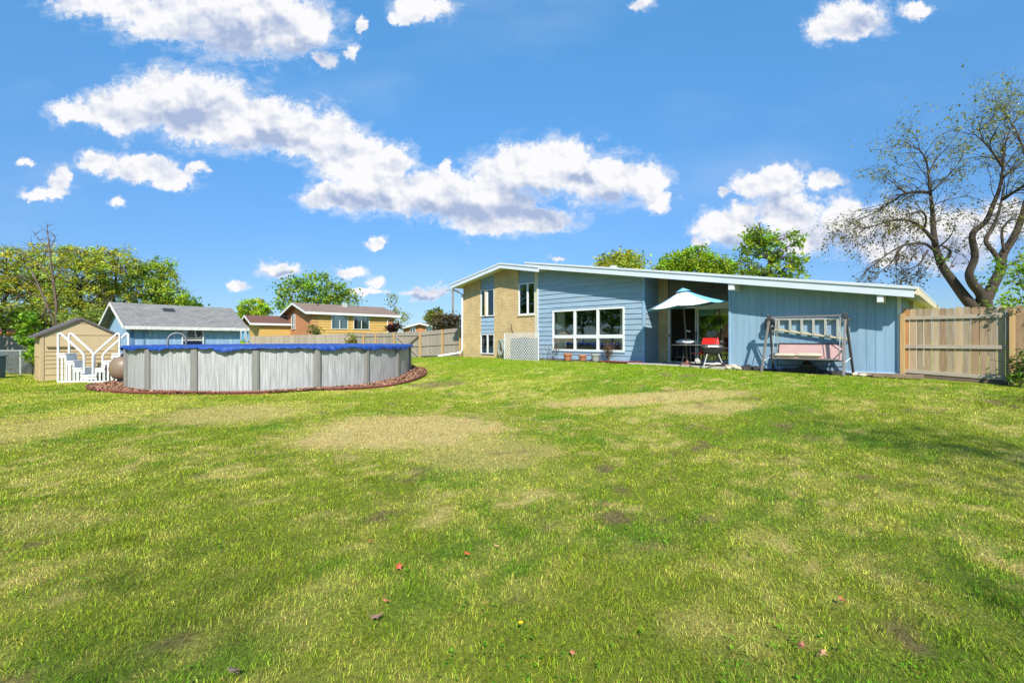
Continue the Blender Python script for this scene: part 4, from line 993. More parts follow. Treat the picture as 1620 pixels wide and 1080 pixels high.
# ------------------------------------------------------------------ fences
def picket(mb, x0, x1, z0, z1, y, th=.018, ear=.03):
    mb.prism([(x0,y,z0),(x1,y,z0),(x1,y,z1-ear),(x1-ear,y,z1),(x0+ear,y,z1),(x0,y,z1-ear)], (0,th,0))
def right_fence():
    xA, xB = hx(1423.5), hx(1601.0); o = HW(xA, 0); z0 = g(o.x, o.y)
    t = thing('wooden_fence', 'tan dog-eared wooden fence panel joining the garage corner on the right', 'fence', (o.x, o.y, z0), HR)
    zt = hz(1428, 488.5)-z0; w = xB-xA; mb = MB(); r = random.Random(3); x = .05; i = 0
    fm = [mat('cedar_orange', (.40,.205,.075), .85, var=.3, scale=4, stretch=(4,4,.4), bump=.3, dirt=(.22,.13,.07), dscale=3), M_fence, mat('cedar_grey', (.28,.215,.14), .9, var=.3, scale=4, stretch=(4,4,.4), bump=.3, dirt=(.15,.12,.09), dscale=2.5, damt=.7), mat('cedar_brown', (.27,.175,.10), .9, var=.3, scale=4, stretch=(4,4,.4), bump=.3, dirt=(.13,.09,.06), dscale=2.5, damt=.6), mat('cedar_pale', (.38,.29,.18), .9, var=.25, scale=4, stretch=(4,4,.4), bump=.3, dirt=(.22,.17,.12), dscale=2.2, damt=.6)]
    seq = [0,1,2,1,4,3,2,1,2,3,1,2,4,2,3,1,2,3,2]
    while x < w+.18:
        p = HW(xA+x, 0); gb_ = g(p.x, p.y)-z0+.06; mb.cur = seq[i % len(seq)]
        picket(mb, x, x+.137+r.uniform(-.004,.002), gb_, zt+r.uniform(-.012,.012)-.01*x, .045+r.uniform(0,.004)); x += .143+(r.random() < .35)*.006; i += 1
    mb.build('board_panel', fm, t)
    for f0 in (hz(1440,503)-z0, hz(1440,548)-z0):
        MB().box(.1, w-.06, -.0, .044, f0-.045, f0+.045).build('rail', M_rail, t, bevel=.004)
    MB().prism([(.06,0,.115),(w-.06,0,.02),(w-.06,0,.115),(.06,0,.21)], (0,.044,0)).build('rail', M_rail, t)
    MB().prism([(.06,.02,-.05),(w-.06,.02,-.15),(w-.06,.02,.02),(.06,.02,.10)], (0,.03,0)).build('kick_board', mat('kick_dark',(.12,.085,.055),.9,var=.3), t)
    for x_, h in ((.06, zt-.13), (w, zt-.10)):
        p = HW(xA+x_, 0); gb_ = g(p.x, p.y)-z0
        MB().box(x_-.05, x_+.05, -.10, -.002, gb_-.1, h).build('post', M_post, t, bevel=.006)
right_fence()
def fence_line(P0, P1, top0, top1, name, label, m, posts=(), rails=True, face=-1, seed=1, postm=None, pw=.14):
    """pickets from P0 to P1 (world xy), tops at world heights top0/top1; posts given as fractions; face -1: rails and posts on camera side"""
    a = Vector((*P0, 0)); b = Vector((*P1, 0)); d = (b-a); Ln = d.length; ang = math.atan2(d.y, d.x); z0 = g(*P0)
    t = thing(name, label, 'fence', (a.x, a.y, z0), ang)
    r = random.Random(seed); mb = MB(); x = 0
    while x < Ln:
        u = x/Ln; q = a+d*u; gb_ = g(q.x, q.y)
        picket(mb, x, min(x+pw-.006, Ln), gb_-z0+.03, top0+(top1-top0)*u-z0+r.uniform(-.02,.02), .0, .018, .025); x += pw
    mb.build('board_panel', m, t)
    if rails:
        for dz in (.22, .95, 1.6):
            pts0 = (0, -.025, top0-z0-dz); pts1 = (Ln, -.025, top1-z0-dz)
            MB().bar(pts0, pts1, .04, .09).build('rail', M_oldfence, t)
    for u in posts:
        q = a+d*u; tp = top0+(top1-top0)*u-z0-.02; gb_ = g(q.x, q.y)-z0
        MB().box(Ln*u-.05, Ln*u+.05, -.15, -.05, gb_-.1, tp).build('post', postm or M_post, t, bevel=.005)
    return t
YA, YB = 28.0, 36.0
def along(px):   # point on the far fence line seen at px
    A = W(733, 0, YA); B = W(560, 0, YB); k = (px-810)/F
    dx, dy = B.x-A.x, B.y-A.y; tt = (k*A.y-A.x)/(dx-k*dy); return (A.x+dx*tt, A.y+dy*tt)
def ztop(px, py): return CAMZ+(HY-py)/F*along(px)[1]
# order left to right so that the camera side is -y local
def fr(pa, pb, pp): A = along(pa); B = along(pb); P = along(pp); return math.hypot(P[0]-A[0], P[1]-A[1])/math.hypot(B[0]-A[0], B[1]-A[1])
fence_line(along(560), along(626), ztop(560,527.3), ztop(626,525.5), 'wooden_fence', 'grey board fence stretch with slim posts behind the pool, left of the cross-braced gate', M_oldfence, [0.01, fr(560,626,576.5), fr(560,626,596), .985], seed=2)
fence_line(along(666), along(732), ztop(666,524.5), ztop(732,518), 'wooden_fence', 'grey board fence stretch with tan posts meeting the cream brick house', M_oldfence, [.0, fr(666,732,701.5), .97], seed=3)
def gate():
    A = along(627.5); B = along(664.5); d = Vector((B[0]-A[0], B[1]-A[1], 0)); Ln = d.length; ang = math.atan2(d.y, d.x); z0 = g(*A)
    t = thing('fence_gate', 'grey board gate with crossed diagonal braces in the back fence', 'gate', (A[0], A[1], z0), ang)
    mb = MB(); x = 0; z1 = ztop(645,525)-z0
    while x < Ln-.05: picket(mb, x, min(x+.134, Ln), .06, z1+.01*math.sin(x*9), 0, .018, .025); x += .14
    mb.build('board_panel', M_oldfence, t)
    for dz in (.22, .95): MB().bar((.02,-.025,z1-dz), (Ln-.02,-.025,z1-dz), .04, .09).build('rail', M_oldfence, t)
    MB().bar((.05,-.06,z1-.28), (Ln-.05,-.06,.12), .03, .09).build('brace', M_rail, t)
    MB().bar((.05,-.09,.12), (Ln-.05,-.09,z1-.28), .03, .09).build('brace', mat('brace_dark', (.16,.12,.09), .9), t)
gate()
fA = W(388, 0, 37.5); fB = W(559, 0, 36.2)
fence_line((fA.x, fA.y), (fB.x, fB.y), CAMZ+(HY-532)/F*37.5, CAMZ+(HY-527.5)/F*36.2, 'wooden_fence', 'long weathered grey picket fence between the pool and yellow neighbour house', M_oldfence, rails=False, seed=5)
lA = W(-60, 0, 24.5); lB = W(70, 0, 24.5)
fence_line((lA.x, lA.y), (lB.x, lB.y), CAMZ+(HY-531)/F*24.5, CAMZ+(HY-531)/F*24.5, 'wooden_fence', 'brown-grey board fence behind the wire fence at the far left', M_oldfence, rails=False, seed=6)
def chainlink(P0, P1, zt, label, name='chain_link_fence'):
    a = Vector((*P0, 0)); d = Vector((P1[0]-P0[0], P1[1]-P0[1], 0)); Ln = d.length; z0 = g(*P0)
    t = thing(name, label, 'fence', (a.x, a.y, z0), math.atan2(d.y, d.x)); h = zt-z0
    MB().tube([(0,0,h),(Ln,0,h)], .024, 8).build('top_rail', M_galv, t)
    mb = MB(); st = .075; c = -h
    while c < Ln:
        for sg in (1, -1):
            x0 = c if sg > 0 else c+h; x1 = c+h if sg > 0 else c
            za, zb = 0.03, h
            p = (x0, .01*sg, za); q = (x1, .01*sg, zb)
            if min(x0, x1) >= 0 and max(x0, x1) <= Ln: mb.bar(p, q, .005, .005)
        c += st
    mb.build('wire_mesh', M_galv, t)
    for x in np.arange(0, Ln+.1, 2.4): MB().tube([(x,0,-.1),(x,0,h+.03)], .03, 8).build('post', M_galv, t)
a_, b_ = W(-50,0,21.0), W(64,0,21.0)
chainlink((a_.x, a_.y), (b_.x, b_.y), CAMZ+(HY-554.5)/F*21.0, 'low chain link fence with grey top rail at the far left')
c_, d_ = HW(hx(1601)+.35, .1), HW(hx(1601)+3.2, .1)
chainlink((c_.x, c_.y), (d_.x, d_.y), g(c_.x, c_.y)+1.35, 'chain link fence beyond the tan fence post at the right edge')
# bin at the left frame edge
bl = W(-10, 0, 19.0); zz = g(bl.x, bl.y)
bt = thing('storage_bin', 'blue-grey storage bin at the left edge before the wire fence', 'bin', (bl.x, bl.y, zz), R(20))
MB().prism([(-.24,-.24,0),(.24,-.24,0),(.28,-.26,.88),(-.28,-.26,.88)], (0,.5,0)).build('bin_body', mat('bin_blue', (.07,.10,.14), .5), bt, bevel=.02)
MB().box(-.31,.31,-.3,.28,.885,.94).build('lid', mat('bin_lid', (.12,.15,.19), .5), bt, bevel=.02)

# ------------------------------------------------------------------ pool
def pool():
    global M_poolwall
    m, nt, b = newmat('pool_wall_print'); L = nt.links
    tc = nt.nodes.new('ShaderNodeTexCoord'); sp = nt.nodes.new('ShaderNodeSeparateXYZ'); L.new(tc.outputs['Object'], sp.inputs[0])
    at = nt.nodes.new('ShaderNodeMath'); at.operation = 'ARCTAN2'; L.new(sp.outputs[1], at.inputs[0]); L.new(sp.outputs[0], at.inputs[1])
    cb = nt.nodes.new('ShaderNodeCombineXYZ'); ml = nt.nodes.new('ShaderNodeMath'); ml.operation = 'MULTIPLY'; ml.inputs[1].default_value = POOL_R; L.new(at.outputs[0], ml.inputs[0])
    L.new(ml.outputs[0], cb.inputs[0]); L.new(sp.outputs[2], cb.inputs[1])
    mp = nt.nodes.new('ShaderNodeMapping'); mp.inputs['Scale'].default_value = (22, 1.1, 1); L.new(cb.outputs[0], mp.inputs[0])
    nz = nt.nodes.new('ShaderNodeTexNoise'); nz.inputs['Scale'].default_value = 1; nz.inputs['Detail'].default_value = 6; nz.inputs['Roughness'].default_value = .65; L.new(mp.outputs[0], nz.inputs[0])
    cr = nt.nodes.new('ShaderNodeValToRGB'); L.new(nz.outputs[0], cr.inputs[0])
    cr.color_ramp.elements[0].position = .3; cr.color_ramp.elements[0].color = (.19,.19,.185,1); cr.color_ramp.elements[1].position = .62; cr.color_ramp.elements[1].color = (.40,.40,.385,1)
    # plank joints of the wood print
    fr_ = nt.nodes.new('ShaderNodeMath'); fr_.operation = 'PINGPONG'; fr_.inputs[1].default_value = .075; L.new(ml.outputs[0], fr_.inputs[0])
    lt = nt.nodes.new('ShaderNodeMath'); lt.operation = 'LESS_THAN'; lt.inputs[1].default_value = .004; L.new(fr_.outputs[0], lt.inputs[0])
    mx = nt.nodes.new('ShaderNodeMix'); mx.data_type = 'RGBA'; L.new(lt.outputs[0], mx.inputs[0]); L.new(cr.outputs[0], mx.inputs[6]); mx.inputs[7].default_value = (.15,.15,.145,1)
    L.new(mx.outputs[2], b.inputs['Base Color']); b.inputs['Roughness'].default_value = .5
    M_poolwall = m
    t = thing('swimming_pool', 'round above-ground pool with grey wood-print walls', 'pool', (POOL_C[0], POOL_C[1], 0), 0)
    ZT = 1.37; n = 136
    wl = MB(); wl.grid(lambda u, v: ((POOL_R-.02*0)*math.cos(2*math.pi*u), POOL_R*math.sin(2*math.pi*u), -.1+(ZT-.03)*v+.07*v), n, 1); wl.build('wall', M_poolwall, t, smooth=True)
    # phase: a post at pixel 405
    k = (405-810)/F; A = k*k+1; Bq = -2*(k*POOL_C[0]+POOL_C[1]); Cq = POOL_C[0]**2+POOL_C[1]**2-POOL_R**2
    Y = (-Bq-math.sqrt(Bq*Bq-4*A*Cq))/(2*A); ph = math.atan2(Y-POOL_C[1], k*Y-POOL_C[0])
    for i in range(18):
        a = ph+2*math.pi*i/18; c, s = math.cos(a), math.sin(a); rr = Vector((c, s, 0)); tt = Vector((-s, c, 0)); mb = MB()
        prof = [(-.10,0),(-.10,.05),(-.05,.085),(.05,.085),(.10,.05),(.10,0)]
        px_, py_ = POOL_C[0]+c*POOL_R, POOL_C[1]+s*POOL_R; zb = g(px_, py_)-.06
        vs = [rr*(POOL_R+q)+tt*p+Vector((0,0,z)) for z in (zb, ZT) for p, q in prof]
        mb.add(vs, [(j, j+1, j+7, j+6) for j in range(5)]+[tuple(range(5,-1,-1)), tuple(range(6,12))]); mb.build('post', M_poolpost, t)
        mb = MB(); vs = [rr*(POOL_R+q*1.15+.004)+tt*p*1.12+Vector((0,0,z)) for z in (zb, zb+.16) for p, q in prof]
        mb.add(vs, [(j, j+1, j+7, j+6) for j in range(5)]+[tuple(range(6,12))]); mb.build('foot_cap', M_poolpost, t)
    tr_ = MB(); tr_.tube([((POOL_R+.01)*math.cos(2*math.pi*k/96), (POOL_R+.01)*math.sin(2*math.pi*k/96), ZT-.02) for k in range(96)], .05, 6, closed=True); tr_.build('top_rail', M_poolpost, t)
    # tarp cover
    nn = 680
    def hem(th):
        w = 18*(th-ph)/(2*math.pi); f = w-math.floor(w)
        return .015+.02*math.sin(math.pi*f)**.7+.20*max(0, float(vnoise(th*7, 0, 3))-.35)*(.3+.9*float(vnoise(th*2.3, 3, 8)))+.035*float(vnoise(th*36, 1, 5))
    prof = [0,.3,.7,.88,.965,1.0]
    mb = MB(); rings = []
    for i in range(nn):
        th = 2*math.pi*i/nn; c, s = math.cos(th), math.sin(th); h = hem(th); fold = .016*math.sin(th*61+2*math.sin(th*7))+.012*math.sin(th*143)+.02*(float(vnoise(th*30, 2, 9))-.5)
        crn = .018*float(vnoise(th*55, 4, 2))
        pts = [(c*POOL_R*q, s*POOL_R*q, ZT-.10*(1-q**6)+.02*float(vnoise(c*q*14, s*q*14, 2))) for q in prof[:-2]]
        pts += [(c*(POOL_R-.06), s*(POOL_R-.06), ZT+.012+crn), (c*(POOL_R+.05), s*(POOL_R+.05), ZT+.018+crn*.8), (c*(POOL_R+.12+fold*.5), s*(POOL_R+.12+fold*.5), ZT-.005+crn*.5),
                (c*(POOL_R+.135+fold), s*(POOL_R+.135+fold), ZT-.01-h*.5), (c*(POOL_R+.125+fold*1.6), s*(POOL_R+.125+fold*1.6), ZT-h)]
        rings.append(pts)
    k = len(rings[0]); vs = [p for r_ in rings for p in r_]
    fs = [(i*k+j, ((i+1) % nn)*k+j, ((i+1) % nn)*k+j+1, i*k+j+1) for i in range(nn) for j in range(k-1)]
    mb.add(vs, fs)
    o = single(mb, 'pool_cover', M_tarp, 'wrinkled blue tarp cover drawn over the rim of the round pool', 'tarp', (POOL_C[0], POOL_C[1], .002), smooth=True)
pool()
def edge_r(a):   # a: angle round the pool; edging stands off more at the two flanks
    return POOL_R+.17+1.0*max(0, math.cos(a-R(-22)))**6+.85*max(0, math.cos(a-R(205)))**3
def mulch_and_edging():
    mb = MB(); n = 150
    a0, a1 = R(-205), R(25)
    def fn(u, v):
        a = a0+(a1-a0)*u; r = POOL_R-.05+(edge_r(a)-POOL_R+.05)*v; x = POOL_C[0]+r*math.cos(a); y = POOL_C[1]+r*math.sin(a)
        return (x, y, g(x, y)+.03+.03*random.random()*(1 if 0 < v < 1 else .2))
    mb.grid(fn, n, 5); r_ = random.Random(5)
    for _ in range(5200):
        a = a0+(a1-a0)*r_.random(); rr = POOL_R+.02+(edge_r(a)-POOL_R-.02)*r_.random(); x = POOL_C[0]+rr*math.cos(a); y = POOL_C[1]+rr*math.sin(a)
        z = g(x, y)+.045+.02*r_.random(); q = r_.random()*6.28; l = .03+.05*r_.random(); w = .012+.015*r_.random(); dx, dy = math.cos(q)*l, math.sin(q)*l; ex, ey = -math.sin(q)*w, math.cos(q)*w; tz = r_.uniform(-.03,.03)
        mb.add([(x-dx-ex,y-dy-ey,z-tz),(x+dx-ex,y+dy-ey,z+tz),(x+dx+ex,y+dy+ey,z+tz+.01),(x-dx+ex,y-dy+ey,z-tz+.01)], [(0,1,2,3)])
    single(mb, 'mulch', M_mulch, 'red-brown wood chip mulch ringing the pool', 'mulch', kind='stuff')
    for b0, b1, lab in ((R(-203), R(-68), 'dark red plastic lawn edging curving along the pool front'), (R(-52), R(25), 'short brown lawn edging curving round the right flank of the pool')):
        pts = []
        for k in range(90):
            a = b0+(b1-b0)*k/89; r = edge_r(a)+.03*math.sin(a*9); x = POOL_C[0]+r*math.cos(a); y = POOL_C[1]+r*math.sin(a); pts.append((x, y, g(x, y)+.055+.012*math.sin(a*14)))
        e = MB(); e.tube(pts, .035, 6)
        for p, q in zip(pts[:-1], pts[1:]): e.bar((p[0],p[1],p[2]-.05), (q[0],q[1],q[2]-.05), .014, .09)
        single(e, 'lawn_edging', M_edging, lab, 'edging', group='pool bed edging')
mulch_and_edging()
def filter_tank():
    c = W(199, 0, 16.6); z = g(c.x, c.y); t = thing('pool_filter', 'tan round pool filter tank half hidden behind the pool\'s left side', 'pool filter', (c.x, c.y, z), 0)
    MB().lathe([(.22,0),(.26,.06),(.24,.2)], 24).build('base', M_dark, t)
    MB().lathe([(.20,.14),(.36,.22),(.46,.38),(.485,.55),(.46,.74),(.36,.92),(.2,.98)], 32).build('tank', mat('tank_tan', (.19,.135,.09), .45, var=.05), t, smooth=True)
    MB().lathe([(.14,.96),(.14,1.06),(.08,1.12)], 16).build('valve', M_dark, t)
    MB().tube([(0,0,1.05),(.3,-.1,1.05),(.6,-.1,1.0)], .03, 8).build('pipe', M_white, t)
filter_tank()
def pool_ladder():
    c = W(280, 549, 15.6); c.z = 0; t = thing('pool_ladder', 'grey arched ladder handrail rising over the blue pool cover', 'ladder', (c.x, c.y, 1.30), R(36))
    for y in (0, .40):
        MB().tube([(-.25,y,-.25),(-.25,y,.28)]+[(-.25*math.cos(math.pi*k/10), y, .28+.24*math.sin(math.pi*k/10)) for k in range(1, 10)]+[(.25,y,.28),(.25,y,-.25)], .03, 8).build('handrail', mat('ladder_grey', (.17,.17,.165), .5), t, smooth=True)
    for z in (-.05, -.2): MB().box(-.29,-.2,.03,.39,z-.02,z+.02).build('step', M_white, t)
pool_ladder()

# ------------------------------------------------------------------ sheds and neighbour houses
def gable_house(name, label, cat, loc, rotz, Wd, Ln, eave, rise, front_m, side_m, roof_m, fascia_m, oe=.3, og=.35, wins=(), lapside=False, th=.10, group=None, frontlap=None, fh=.16):
    t = thing(name, label, cat, loc, rotz, group); h = Wd/2; zb = -.4
    fm = MB(); fm.prism([(-h,0,zb),(h,0,zb),(h,0,eave),(0,0,eave+rise),(-h,0,eave)], (0,.15,0)); fm.build('gable_wall', front_m, t)
    bm_ = MB(); bm_.prism([(-h,Ln-.15,zb),(h,Ln-.15,zb),(h,Ln-.15,eave),(0,Ln-.15,eave+rise),(-h,Ln-.15,eave)], (0,.15,0)); bm_.build('gable_wall', front_m, t)
    for sx in (-1, 1):
        if lapside:
            mb = MB(); z = zb
            while z < eave-.01:
                z2 = min(z+.27, eave); mb.prism([(sx*(h+.045), .15, z), (sx*(h+.003), .15, z2), (sx*(h-.15), .15, z2), (sx*(h-.15), .15, z)], (0, Ln-.30, 0)); z = z2
            mb.build('side_wall', side_m, t)
        else:
            MB().box(*sorted((sx*h, sx*(h-.15))), .15, Ln-.15, zb, eave).build('side_wall', side_m, t)
    sl = rise/h
    for sx in (-1, 1):
        x1 = sx*(h+oe); z1 = eave-oe*sl
        r_ = MB(); r_.prism([(0,-og,eave+rise+th),(x1,-og,z1+th),(x1,-og,z1+.02),(0,-og,eave+rise+.02)], (0, Ln+2*og, 0)); ro = r_.build('roof', roof_m, t)
        f = MB(); f.prism([(0,-og-.03,eave+rise+th-.02),(x1+sx*.03,-og-.03,z1+th-.02),(x1+sx*.03,-og-.03,z1+th-.02-fh),(0,-og-.03,eave+rise+th-.02-fh)], (0,.028,0)); f.build('fascia', fascia_m, ro)
        MB().box(*sorted((x1+sx*.003, x1+sx*.035)), -og+.01, Ln+og, z1+th-.01-fh, z1+th+.008).build('eave_trim', fascia_m, ro)
    for face, a, z, w, hh, style in wins:
        fw = .05; mb = MB(); gl_ = MB(); cu = MB()
        def bx(m, a0, a1, d0, d1, z0, z1):
            if face == 'front': m.box(a0, a1, -d1, -d0, z0, z1)
            elif face == 'right': m.box(h+d0, h+d1, a0, a1, z0, z1)
            else: m.box(-h-d1, -h-d0, a0, a1, z0, z1)
        a0, a1, z0, z1 = a-w/2, a+w/2, z-hh/2, z+hh/2
        bx(mb, a0, a0+fw, .03, .09, z0, z1); bx(mb, a1-fw, a1, .03, .09, z0, z1); bx(mb, a0+fw, a1-fw, .03, .09, z0, z0+fw); bx(mb, a0+fw, a1-fw, .03, .09, z1-fw, z1)
        if style in ('slide', 'slide_c'): bx(mb, a-.03, a+.03, .03, .085, z0+fw, z1-fw)
        if style == 'hung': bx(mb, a0+fw, a1-fw, .03, .085, z-.025, z+.025)
        w_ = mb.build('window', M_white, t)
        bx(gl_, a0+fw, a1-fw, .05, .056, z0+fw, z1-fw); gl_.build('pane', M_glass, w_)
        bx(cu, a0+fw, a1-fw, .027, .032, z0+fw, z1-fw); cu.build('pane_backing', mat('dark_room', (.03,.032,.035), .8) if style != 'slide_c' else mat('white_blind', (.60,.64,.66), .8), w_)  # white blind, else a dark sheet standing in for the unlit room
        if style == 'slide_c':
            c2 = MB(); bx(c2, a0+fw+.02, a0+fw+w*.18, .033, .04, z0+fw, z1-fw); bx(c2, a+.04, a+w*.15, .033, .04, z0+fw, z0+hh*.6); c2.build('shade_gap', mat('dark_room', (.03,.032,.035), .8), w_)  # dark strips over the blind stand in for the unlit room
    return t
def rot_from(xv): return math.atan2(xv[1], xv[0])
# blue garage
gx, gy = (.811,-.585), (.585,.811)
cor = Vector((-19.25, 23.0, 0)); Wg = 4.0
loc = Vector((cor.x-gx[0]*Wg/2, cor.y-gx[1]*Wg/2, 0)); loc.z = g(loc.x, loc.y)
ev = CAMZ+(HY-513.5)/F*23.0-loc.z
def along_wall(px, cor, d):
    k = (px-810)/F; return (k*cor.y-cor.x)/(d[0]-k*d[1])
yw = along_wall(304.5, cor, gy)
bg_ = gable_house('garage', 'weathered blue garage with grey shingle roof behind the pool', 'garage', loc, rot_from(gx), Wg, 5.15, ev, 1.12, M_ply_worn, M_ply_worn, M_shingle, mat('peeling_white', (.62,.60,.56), .7, var=.2, dirt=(.25,.20,.15), dscale=5, damt=.7), oe=.32, og=.38,
   wins=[('right', yw, ev-.78, 1.05, 1.25, 'hung')], fh=.15)
MB().box(Wg/2+.002, Wg/2+.03, .5, .56, 0, ev-.1).box(Wg/2-.02, Wg/2+.035, -.03, .10, 0, ev-.02).build('corner_board', mat('corner_dblue', (.10,.19,.33), .6), bg_)
MB().tube([(Wg/2+.08, .75, ev-.15), (Wg/2+.08, .75, ev-.55)], .03, 8).build('outlet_pipe', M_steel, bg_)
MB().box(-.55,-.25, .0, .0, 0, 0) if False else None
rv = MB(); sl_ = 1.12/2; rv.prism([(.45,1.75,ev+1.12-.45*sl_+.10),(.75,1.75,ev+1.12-.75*sl_+.10),(.75,1.75,ev+1.12-.75*sl_+.14),(.45,1.75,ev+1.12-.45*sl_+.14)], (0,.55,0)); rv.build('roof_vent', M_dark, bg_)
# blue hose hung on the garage corner
hp = cor + Vector((gy[0], gy[1], 0))*(along_wall(386, cor, gy)) + Vector((gx[0], gx[1], 0))*.2
pts = []
for k in range(7*14):
    a = 2*math.pi*k/14; rr = .20+.06*math.sin(k*.45); pts.append((.07*math.sin(k*.5), rr*.75*math.cos(a), rr*1.9*math.sin(a)))
pts += [(.1,.35,-.55),(.1,.45,-.75)]
single(MB().tube(pts, .028, 6), 'coiled_hose', M_hose_b, 'light blue hose coiled on the blue garage corner', 'hose', (hp.x, hp.y, ev+loc.z-.62), rot_from(gx), smooth=True)

# tan resin shed
tx, ty = (.629,.777), (-.777,.629)
Yf = 18.4; Ws = 2.32; ctr = W(128, 0, Yf); zs_ = g(ctr.x, ctr.y)
evs = CAMZ+(HY-530)/F*Yf-zs_; rs = (CAMZ+(HY-504)/F*Yf-zs_)-evs
sh = gable_house('garden_shed', 'tan resin garden shed with dark gable roof at the far left', 'shed', (ctr.x, ctr.y, zs_), rot_from(tx), Ws, 1.7, evs, rs, M_tan, M_tan, M_darkroof, mat('shed_dark_edge', (.12,.10,.10), .6), oe=.16, og=.06, th=.06, fh=.07)
mb = MB()
for z0, z1 in ((evs+.0, evs+.02), (evs*.27, evs*.29), (evs*.36, evs*.38), (evs*.45, evs*.47), (evs*.54, evs*.56), (evs*.63,evs*.65), (evs*.12,evs*.14)): mb.box(-Ws/2+.12, Ws/2-.12, -.018, .0, z0, z1)
mb.box(-.42, .42, -.018, 0, evs+rs*.72, evs+rs*.76)
for x in (-Ws/2+.06, Ws/2-.06): mb.box(x-.05, x+.05, -.022, 0, 0, evs-.04)
mb.build('trim', M_tan_d, sh)
MB().box(-Ws/2+.18, -Ws/2+.95, -.06, -.001, evs*.72, evs*.75).build('shelf_lip', mat('shed_brown', (.20,.14,.08), .6), sh)
mb = MB()
for y in (.2, .65, 1.1): mb.box(-Ws/2-.02, -Ws/2, y, y+.35, .1, evs*.5)
mb.box(-Ws/2-.025, -Ws/2,   .1, 1.6, evs*.52, evs*.56); mb.build('side_trim', M_tan_d, sh)

# white pool steps
def steps(px0, px1, Y, flip, label, rot):
    """resin stair flight: four treads, slatted side, handrail. local x runs from the high end to the low end"""
    c = W((px0+px1)/2, 0, Y); z = g(c.x, c.y); t = thing('pool_steps', label, 'steps', (c.x, c.y, z), rot, 'white resin pool steps by the shed')
    w = (px1-px0)/F*Y*1.0; n = 4; H = 1.08; d = .62; X = lambda u: (u-.5)*w*(1 if not flip else -1)
    def bx(m, u0, u1, y0, y1, z0, z1): a, b = sorted((X(u0), X(u1))); m.box(a, b, y0, y1, z0, z1)
    for i in range(n):
        u0, u1 = i/n, (i+1)/n; h = H*(n-i)/n
        tr = MB(); bx(tr, u0-.02, u1+.01, -.03, d, h-.05, h); tr.build('tread', M_white, t, bevel=.008)
        rs_ = MB(); bx(rs_, u1-.025, u1, .0, d-.02, h-H/n, h-.05); rs_.build('riser', M_white, t)
        for yy in (0, d-.05):
            sd = MB(); k = 2
            for j in range(k+1): 
                ua = u0+(u1-u0)*j/k*.92; bx(sd, ua, ua+.05, yy, yy+.03, .06, h-.05)
            bx(sd, u0, u1, yy-.004, yy+.034, 0, .06); bx(sd, u0, u1, yy-.004, yy+.034, h-.15, h-.051)
            sd.build('slatted_side', M_white, t)
    for yy in (.0, d-.04):
        hr = MB(); P = [(X(.03), yy, .05), (X(.03), yy, H+.72), (X(.10), yy, H+.76), (X(.78), yy, H*.45+.62), (X(.84), yy, H*.45+.5), (X(.84), yy, H*.3)]
        for p, q in zip(P[:-1], P[1:]): hr.bar(p, q, .055, .06)
        hr.build('handrail', M_white, t, bevel=.006)
ang = math.atan2(-.15, 1)
steps(95, 137, 17.0, False, 'white pool steps descending to the right, in front of the tan shed', R(14))
steps(143, 187, 17.0, True, 'white pool steps climbing to the right, next to the pool filter', R(14))
# small toys or cushions behind the slats: skip

# orange brick and yellow neighbour house
nx, ny = (-U_[0], -U_[1]), V_
cor = Vector((W(491,0,44).x, 44, 0)); Wn = 6.4
gk = lambda px: along_wall(px, cor, (-nx[0], -nx[1]))
locn = Vector((cor.x-nx[0]*Wn/2, cor.y-nx[1]*Wn/2, 0)); locn.z = 0.0
evn = CAMZ+(HY-493)/F*44
w1, w2 = along_wall(537, cor, ny), along_wall(571.5, cor, ny)
g1, g2 = Wn/2-gk(435.5), Wn/2-gk(465)
def zat(px, py, d, cor=cor):
    tt = along_wall(px, cor, d); return CAMZ+(HY-py)/F*(cor.y+d[1]*tt)
nh = gable_house('neighbour_house', 'two-storey neighbour house with orange brick gable and yellow siding', 'house', locn, rot_from(nx), Wn, 9.0, evn, .95, M_brick_o, M_yellow, M_shingle_b, M_white, oe=.45, og=.6, lapside=True, fh=.2,
  wins=[('right', w1, zat(537,509,ny), 1.7, 1.45, 'slide_c'), ('right', w2, zat(571.5,510,ny), 1.75, 1.45, 'slide_c'), ('front', g1, zat(435.5,510,(-nx[0],-nx[1])), .95, 1.6, 'hung'), ('front', g2, zat(465,509,(-nx[0],-nx[1])), .95, 1.55, 'slide')])
MB().box(Wn/2-.01, Wn/2+.03, .16, .75, -.3, evn-.3).build('brick_return', M_brick_o, nh)
MB().box(Wn/2-.01, Wn/2+.05, 8.3, 8.84, -.3, evn-.3).build('brick_return', M_brick_o, nh)
MB().tube([(Wn/2+.5, 8.95, evn-.2), (Wn/2+.12, 8.2, evn-.5), (Wn/2+.12, 8.2, 0)], .06, 6).build('downspout', M_white, nh)
MB().tube([(.9,1.6,evn+.7), (.9,1.6,evn+1.35)], .05, 6).build('vent_pipe', M_dark, nh)
MB().box(.5,.9,4.3,4.8,evn+.65,evn+1.2).build('roof_vent', M_steel, nh, bevel=.03)
# its low side wing
lw = Vector((W(419,0,46.5).x, 46.5, 0))
wg = MB(); l0 = W(384,0,44.5)
gable_house('house_wing', 'low yellow side wing with a brown roof left of the orange brick gable', 'house', Vector((W(402,0,47).x, 47, 0)), rot_from(nx), 3.6, 6, CAMZ+(HY-511)/F*46, .75, M_yellow, M_yellow, M_shingle_r, M_white, oe=.3, og=.9, fh=.18)
